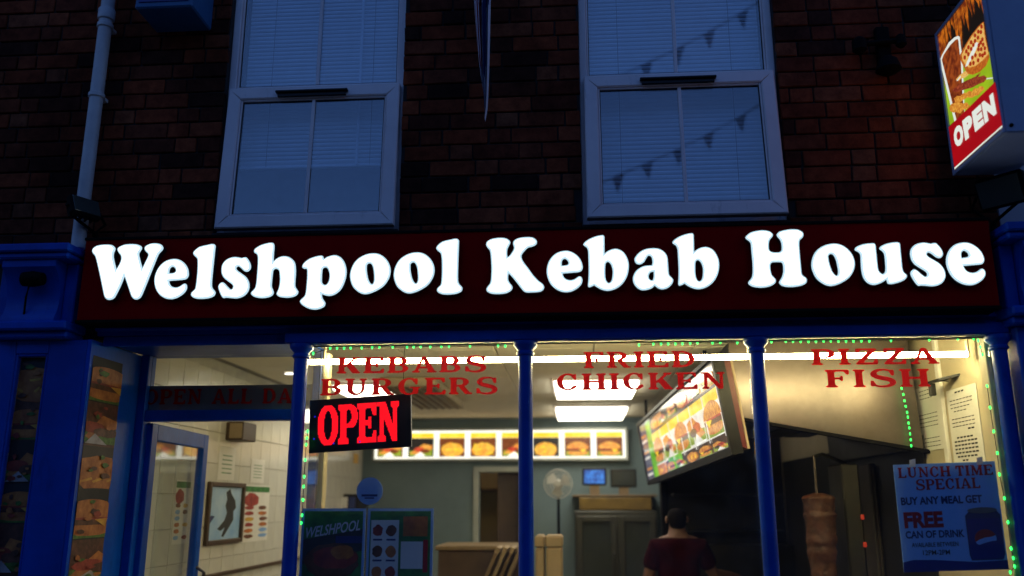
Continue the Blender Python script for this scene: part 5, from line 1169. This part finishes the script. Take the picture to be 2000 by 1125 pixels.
for k, (pa, pb) in enumerate(((1046, 1062), (1066, 1098))):
    a, b = PY(pa, 1080, 2.2), PY(pb, 1080, 2.2); zt_ = PY(1070, 1046, 2.2).z
    t = thing('foam_box_stack', (a.x, 2.2, 1.0), ('narrow' if k == 0 else 'wide')+' cream upright stack of packing just right of the second column', 'packing', 'cream packing stacks')
    bx('carton', (a.x, 2.2, .95), (b.x, 2.5, zt_-.08), 'card_cream', t, .012); bx('lid', (a.x-.005, 2.195, zt_-.079), (b.x+.005, 2.505, zt_), 'card_cream', t, .012)
tb = thing('side_table', (-.1, 2.4, 0), 'small dark table under the cream packing stacks', 'table')
bx('top', (-.35, 2.1, .91), (.18, 2.7, .949), 'wood_dark', tb, .006)
for x in (-.32, .12):
    for y in (2.13, 2.64): bx('leg', (x, y, 0), (x+.035, y+.035, .909), 'wood_dark', tb)
# fan on the rear wall
fp = PY(1090, 945, 4.6); fr_ = .135
fa = thing('fan', (fp.x, 4.7, 0), 'white round pedestal fan standing before the dark back corner', 'fan')
for k, rr_ in enumerate((.02, .05, .08, .11, .135)):
    m = MB(); m.tube([fp+Vector((rr_*math.cos(R(a)), -.03*(1-(rr_/fr_)**2), rr_*math.sin(R(a)))) for a in range(0, 361, 15)], .0022 if k < 4 else .005, 5); m.build('guard_ring', 'fan_white', fa)
m = MB()
for a in range(0, 360, 9): m.tube([fp+Vector((r_*math.cos(R(a)), -.03*(1-(r_/fr_)**2), r_*math.sin(R(a)))) for r_ in (.02, .07, .135)], .0013, 4)
m.build('guard_spokes', 'fan_white', fa)
for a in (20, 140, 260):
    m = MB(); pts = [fp+Vector((r_*math.cos(R(a+b)), .02+c, r_*math.sin(R(a+b)))) for r_, b, c in ((.02, -20, 0), (.07, -32, .012), (.118, -26, .016), (.125, 12, .0), (.11, 40, -.014), (.06, 35, -.012), (.02, 30, 0))]
    m.prism(pts, (0, .002, 0)); m.build('blade', 'fan_white', fa)
MB().lathe([(.028, -.034), (.03, -.02), (.03, .02), (.045, .04), (.045, .10), (.02, .13)], fp, axis='y', n=18).build('motor', 'fan_white', fa, True)
MB().tube([fp+Vector((0, .08, -.03)), (fp.x, fp.y+.08, .03)], .014, 8).build('pole', 'black_metal', fa); MB().lathe([(.19, -.02), (.19, .0), (.03, .03)], (fp.x, fp.y+.08, 0), n=20).build('base', 'fan_white', fa)
# drinks fridge with a shelf and monitors above
a, b = PY(1122, 998, 5.05), PY(1283, 990, 5.05)
fg = thing('drinks_fridge', ((a.x+b.x)/2, 5.3, 0), 'tall two door drinks fridge against the rear wall', 'fridge')
bx('cabinet', (a.x, 5.10, 0), (b.x, 5.68, a.z), 'fridge_case', fg, .008)
mid = PY(1207, 1050, 5.05).x
for x0, x1 in ((a.x+.02, mid-.012), (mid+.012, b.x-.02)):
    d = frame4('door', x0, x1, .12, a.z-.05, .055, 5.055, 5.098, 'fridge_case', fg); MB().box((x0+.055, 5.075, .175), (x1-.055, 5.083, a.z-.105)).build('pane', 'fridge_glass', d)
    for k in range(4): MB().box((x0+.056, 5.086, .32+.28*k), (x1-.056, 5.097, .335+.28*k)).build('shelf', 'steel_dark', d)
    MB().tube([(x1-.03, 5.05, .8), (x1-.03, 5.03, .82), (x1-.03, 5.03, 1.15), (x1-.03, 5.05, 1.17)], .008, 6).build('handle', 'steel_dark', d)
sz = PY(1200, 966, 5.15).z
sv = thing('shelf', ((a.x+b.x)/2, 5.4, sz), 'wooden shelf with yellow trim above the drinks fridge', 'shelf')
bx('board', (a.x-.02, 5.15, sz-.02), (b.x+.02, 5.699, sz), 'wood_cream', sv); bx('trim', (a.x+.05, 5.12, PY(1200, 996, 5.12).z), (PY(1272, 980, 5.12).x, 5.145, PY(1200, 972, 5.12).z), 'trim_yellow', sv, .004)
def monitor(pl, pr, pt, pb, mat, label):
    p, q = PY(pl, pt, 5.3), PY(pr, pb, 5.3); t = thing('monitor', (p.x, 5.3, sz), label, 'monitor', 'monitors on the shelf')
    bx('case', (p.x-.02, 5.302, q.z-.02), (q.x+.02, 5.36, p.z+.02), 'dark_plastic', t, .006); MB().box((p.x, 5.297, q.z), (q.x, 5.301, p.z)).build('screen', mat, t)
    bx('stand', ((p.x+q.x)/2-.05, 5.31, sz+.0005), ((p.x+q.x)/2+.05, 5.40, q.z-.0205), 'wood_cream', t)
    return t
monitor(1141, 1181, 918, 944, 'monitor_blue', 'small monitor with a lit blue screen on the shelf'); monitor(1196, 1240, 920, 948, 'fridge_glass', 'small dark monitor beside the lit one on the shelf')
# left wall: picture, posters, speaker, rail
lw = lambda px, py: PX(px, py, LX+.02)
def wallrect(pl, pr, pt, pb): 
    y0, y1 = lw(pl, (pt+pb)/2).y, lw(pr, (pt+pb)/2).y; c = ((pl+pr)/2); return y0, y1, lw(c, pb).z, lw(c, pt).z
y0, y1, z0, z1 = wallrect(404, 474, 942, 1062)
pc = thing('framed_picture', (LX, (y0+y1)/2, z0), 'dark framed picture of a soaring dark shape on blue, on the tiled wall', 'picture')
m = MB(); X0, X1 = LX+.008, LX+.034
m.box((X0, y0, z0), (X1, y0+.03, z1), None, .004); m.box((X0, y1-.03, z0), (X1, y1, z1), None, .004); m.box((X0, y0+.03, z0), (X1, y1-.03, z0+.03), None, .004); m.box((X0, y0+.03, z1-.03), (X1, y1-.03, z1), None, .004); m.build('frame', 'wood_dark', pc)
mp = quadmap((LX+.014, y0+.03, z0+.03), (LX+.014, y1-.03, z0+.03), (LX+.014, y0+.03, z1-.03), (1, 0, 0)); m = MB(); m.poly([mp(u, v) for u, v in rect(0, 0, 1, 1)], 'ink_sky')
m.poly([mp(u, v, .001) for u, v in [(.50, .90), (.62, .97), (.66, .88), (.80, .74), (.84, .60), (.76, .52), (.78, .36), (.66, .22), (.50, .04), (.44, .06), (.52, .22), (.40, .16), (.30, .20), (.50, .36), (.56, .50), (.50, .64), (.54, .76)]], 'ink'); m.poly([mp(u, v, .001) for u, v in [(0, .36), (.1, .46), (.2, .44), (.12, .36), (.05, .28), (0, .28)]], 'ink_blue'); m.build('image', None, pc)
def wall_poster(pl, pr, pt, pb, label, seed):
    y0, y1, z0, z1 = wallrect(pl, pr, pt, pb); t = thing('menu_sheet', (LX, y0, z0), label, 'poster', 'menu sheets on the tiled wall')
    MB().box((LX+.0075, y0, z0), (LX+.0095, y1, z1)).build('sheet', 'paper', t)
    mp = quadmap((LX+.0105, y0, z0), (LX+.0105, y1, z0), (LX+.0105, y0, z1), (1, 0, 0)); m = MB(); rn = random.Random(seed)
    m.poly([mp(u, v) for u, v in rect(.02, .88, .98, .98)], 'ink_green'); m.poly([mp(u, v) for u, v in ell(.3, .74, .28, .12, 16, jit=.1)], 'ink_tomato')
    for j in range(6):
        for i in range(2):
            mt = rn.choice(['ink_orange', 'ink_brown', 'ink_tomato', 'sticker_blue', 'ink_yellow']); u0 = .55*i+.04 if j < 4 else .5*i+.03; v0 = .06+.10*j
            if rn.random() < .85: m.poly([mp(u, v, .0005) for u, v in ell(u0+.2, v0+.04, .17, .035, 12, jit=.15)], mt)
    m.build('print', None, t)
wall_poster(477, 527, 948, 1057, 'colourful menu sheet on the tiled wall right of the framed picture', 4); wall_poster(343, 372, 938, 1062, 'colourful menu sheet seen through the open door glass', 9)
for pl, pr, pt, pb, lab in ((430, 462, 873, 938, 'plain white sheet on the tiles above the framed picture'), (493, 519, 897, 943, 'small white sheet on the tiles above the menu sheet')):
    y0, y1, z0, z1 = wallrect(pl, pr, pt, pb); t = thing('paper_sheet', (LX, y0, z0), lab, 'paper', 'white sheets on the tiled wall')
    MB().box((LX+.0075, y0, z0), (LX+.0095, y1, z1)).build('sheet', 'paper', t); m = MB()
    for k in range(5): m.poly([(LX+.0105, y0+(y1-y0)*.2, z0+(z1-z0)*(.2+.13*k)), (LX+.0105, y0+(y1-y0)*.8, z0+(z1-z0)*(.2+.13*k)), (LX+.0105, y0+(y1-y0)*.8, z0+(z1-z0)*(.23+.13*k)), (LX+.0105, y0+(y1-y0)*.2, z0+(z1-z0)*(.23+.13*k))])
    m.build('print', 'ink_green', t)
y0, y1, z0, z1 = wallrect(444, 471, 826, 862); spk = thing('wall_speaker', (LX, y0, z0), 'small beige boxy speaker high on the tiled wall', 'speaker')
bx('case', (LX+.008, y0, z0), (LX+.13, y1, z1), 'wood_dark', spk, .006); bx('grille', (LX+.035, y0-.004, z0+.012), (LX+.122, y0-.0005, z1-.012), 'card_cream', spk, .002)
rl = thing('dado_rail', (LX, 2, 1.1), 'thin brown rail along the tiled wall below the posters', 'rail')
q0 = lw(470, 1113); bx('rail', (LX+.008, DY+.1, q0.z-.012), (LX+.03, BY-.001, q0.z+.012), 'wood_dark', rl, .004)
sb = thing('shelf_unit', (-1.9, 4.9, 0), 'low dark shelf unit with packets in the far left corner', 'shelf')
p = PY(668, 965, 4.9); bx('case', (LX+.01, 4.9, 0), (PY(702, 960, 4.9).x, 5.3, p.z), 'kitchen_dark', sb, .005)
for k, (px_, mt) in enumerate(((642, 'ink_red'), (658, 'ink_brown'), (673, 'paper'), (688, 'ink_blue'))):
    q = PY(px_, 975, 4.88); bx('packet', (q.x-.03, 4.87, p.z-.14), (q.x+.03, 4.899, p.z-.03), mt, sb, .004)
ycard = thing('yellow_card', PY(652, 898, 5.6), 'small yellow card on the rear wall below the red OPEN board', 'card')
q0, q1 = PY(643, 886, 5.3), PY(660, 905, 5.3); MB().box((LX+.0075, 5.25, q1.z), (LX+.011, 5.45, q0.z)).build('card', 'ink_yellow', ycard)

# ================================================================== the man behind the counter, back to the street
def skin_mesh(name, chain, mat, parent, sub=2, root=0):
    """chain: dict name -> (point, rx, ry, parent name)"""
    keys = list(chain); me = bpy.data.meshes.new(name)
    w = wloc(parent)
    me.from_pydata([tuple(Vector(chain[k][0])) for k in keys], [(keys.index(chain[k][3]), i) for i, k in enumerate(keys) if chain[k][3]], [])
    o = bpy.data.objects.new(name, me); COL.objects.link(o)
    md = o.modifiers.new('skin', 'SKIN'); md.use_smooth_shade = True
    if not me.skin_vertices: me.attributes
    for i, k in enumerate(keys):
        sv_ = me.skin_vertices[0].data[i]; sv_.radius = (chain[k][1], chain[k][2]); sv_.use_root = (i == root)
    ms_ = o.modifiers.new('sub', 'SUBSURF'); ms_.levels = sub; ms_.render_levels = sub
    dg = bpy.context.evaluated_depsgraph_get(); me2 = bpy.data.meshes.new_from_object(o.evaluated_get(dg)); bpy.data.objects.remove(o)
    me2.materials.clear(); me2.materials.append(MATS[mat])
    for p in me2.polygons: p.use_smooth = True
    o = bpy.data.objects.new(name, me2); COL.objects.link(o); o.parent = parent
    return o
MY = 3.0; hx_ = PY(1322, 1000, MY).x
man = thing('person', (hx_, MY, 0), 'man in a maroon polo shirt seen from behind, reaching to the right', 'person')
hz = PY(1322, 985, MY).z; k = hz/1.72
def q(x, y, z): return (x*k, y*k, z*k)
body = {'hip': (q(0, 0, .95), .15, .11, None), 'waist': (q(0, 0, 1.08), .135, .10, 'hip'), 'chest': (q(0, .0, 1.30), .155, .11, 'waist'), 'collar': (q(0, .01, 1.43), .10, .085, 'chest'), 'neck': (q(0, .015, 1.49), .055, .058, 'collar'), 'jaw': (q(0, .03, 1.555), .062, .075, 'neck'), 'head': (q(0, .025, 1.63), .075, .092, 'jaw'), 'crown': (q(0, .015, 1.675), .052, .066, 'head'),
 'shL': (q(-.165, 0, 1.40), .065, .065, 'collar'), 'elL': (q(-.25, .02, 1.15), .045, .045, 'shL'), 'wrL': (q(-.255, .12, .95), .030, .030, 'elL'), 'paL': (q(-.25, .15, .88), .036, .022, 'wrL'),
 'shR': (q(.165, .0, 1.40), .065, .065, 'collar'), 'elR': (q(.27, .06, 1.18), .046, .046, 'shR'), 'wrR': (q(.44, .24, 1.15), .031, .031, 'elR'), 'paR': (q(.50, .30, 1.14), .038, .024, 'wrR'),
 'kneeL': (q(-.10, .01, .52), .065, .065, 'hip'), 'ankL': (q(-.11, .0, .09), .042, .045, 'kneeL'), 'toeL': (q(-.13, .15, .04), .04, .03, 'ankL'),
 'kneeR': (q(.10, .02, .52), .065, .065, 'hip'), 'ankR': (q(.11, .0, .09), .042, .045, 'kneeR'), 'toeR': (q(.13, .15, .04), .04, .03, 'ankR')}
for s_, b_, dr in (('L', (-.25, .15, .88), (0, .05, -.085)), ('R', (.50, .30, 1.14), (.06, .06, -.02))):
    for n_, off, l_ in (('i', -.026, 1), ('m', -.009, 1.08), ('r', .009, 1.0), ('p', .026, .8)):
        sd = Vector((0, 1, 0)) if s_ == 'L' else Vector((-.7, .7, 0)); bb = Vector(b_)+sd*off; d_ = Vector(dr)*l_
        body['f1'+n_+s_] = (q(*(bb+d_*.5)), .0095, .0095, 'pa'+s_); body['f2'+n_+s_] = (q(*(bb+d_+Vector((0, .012, -.01)))), .008, .008, 'f1'+n_+s_)
    sd = Vector((0, 1, 0)) if s_ == 'L' else Vector((-.6, .3, .3))
    body['t1'+s_] = (q(*(Vector(b_)+sd*.035)), .011, .011, 'wr'+s_); body['t2'+s_] = (q(*(Vector(b_)+sd*.05+Vector(dr)*.5)), .009, .009, 't1'+s_)
bo = skin_mesh('body', body, 'skin', man)
bo.data.materials.append(MATS['trousers'])
for p in bo.data.polygons:
    if p.center.z < .98*k: p.material_index = 1 if abs(p.center.x) < .215*k else 0
shirt = {'hip': (q(0, 0, .90), .175, .130, None), 'waist': (q(0, 0, 1.06), .172, .125, 'hip'), 'chest': (q(0, 0, 1.29), .185, .128, 'waist'), 'collar': (q(0, .01, 1.42), .112, .095, 'chest'), 'neck': (q(0, .012, 1.465), .072, .072, 'collar'),
 'shL': (q(-.17, 0, 1.385), .085, .085, 'collar'), 'slL': (q(-.235, .012, 1.20), .074, .074, 'shL'), 'shR': (q(.17, 0, 1.385), .085, .085, 'collar'), 'slR': (q(.252, .045, 1.215), .074, .074, 'shR')}
skin_mesh('shirt', shirt, 'shirt_maroon', man)
hair = {'low': (q(0, -.012, 1.515), .052, .045, None), 'nape': (q(0, -.012, 1.56), .068, .064, 'low'), 'mid': (q(0, .0, 1.63), .086, .088, 'nape'), 'top': (q(0, .015, 1.69), .062, .074, 'mid')}
skin_mesh('hair', hair, 'hair', man)
for s_ in (-1, 1): MB().lathe([(.006, -.01), (.024, -.006), (.026, .004), (.012, .010)], Vector((hx_, MY, 0))+Vector(q(.083*s_, .025, 1.60)), axis='x', n=12).build('ear', 'skin', man, True)
MB().lathe([(.018, 0), (.010, .022), (.003, .028)], Vector((hx_, MY, 0))+Vector(q(0, .105, 1.605)), axis='y', n=10).build('nose', 'skin', man, True)

# ================================================================== pale neighbouring house at the right edge
nb_ = thing('neighbour_house', (3.4, .05, 0), 'pale rendered neighbouring house wall at the right edge', 'building')
MB().box((1.99, .03, 2.41), (5.0, .3, 5.4), None, .01).build('wall', 'render_pale', nb_); MB().box((2.21, .03, 0), (5.0, .3, 2.409), None, .01).build('ground_floor', 'render_pale', nb_)

# ================================================================== terrace across the street (met only in the panes)
op = thing('terrace_house', (0, -9.6, 0), 'dark terrace across the street, met only as a roofline mirrored in the panes', 'building')
MB().box((-16, -13.5, -.12), (16, -9.6, 5.7), None, .02).build('wall', 'mortar', op)
ro = MB().prism([(-16.2, -9.35, 5.65), (-16.2, -11.6, 7.75), (-16.2, -13.8, 5.65)], (32.4, 0, 0)).build('roof', 'asphalt', op)
for cx in (-9.2, -2.9, 4.4, 10.6): MB().box((cx-.45, -11.9, 7.2), (cx+.45, -11.3, 8.5), None, .03).build('chimney', 'mortar', ro)
for i in range(8):
    for z in (1.0, 3.6):
        x = -14+i*4.0; wo_ = frame4('window', x-.5, x+.5, z, z+1.4, .07, -9.62, -9.55, 'kitchen_dark', op); MB().box((x-.43, -9.598, z+.07), (x+.43, -9.592, z+1.33)).build('pane', 'fridge_glass', wo_)
# pale house on the left of the shop, past the pilaster
nl = thing('neighbour_shop', (-5.0, .05, 0), 'dull rendered ground floor of the next building beyond the left pilaster', 'building')
MB().box((-8.0, .03, 0), (-2.781, .3, 2.409), None, .01).build('ground_floor', 'render_pale', nl)
MB().box((-8.0, .03, 2.41), (-3.905, .3, 5.4), None, .01).build('upper_wall', 'render_pale', nl)
m = MB(); m.box((-8.0, -.03, 2.30), (-2.80, .029, 2.42), None, .01); m.build('string_course', 'render_pale', nl)
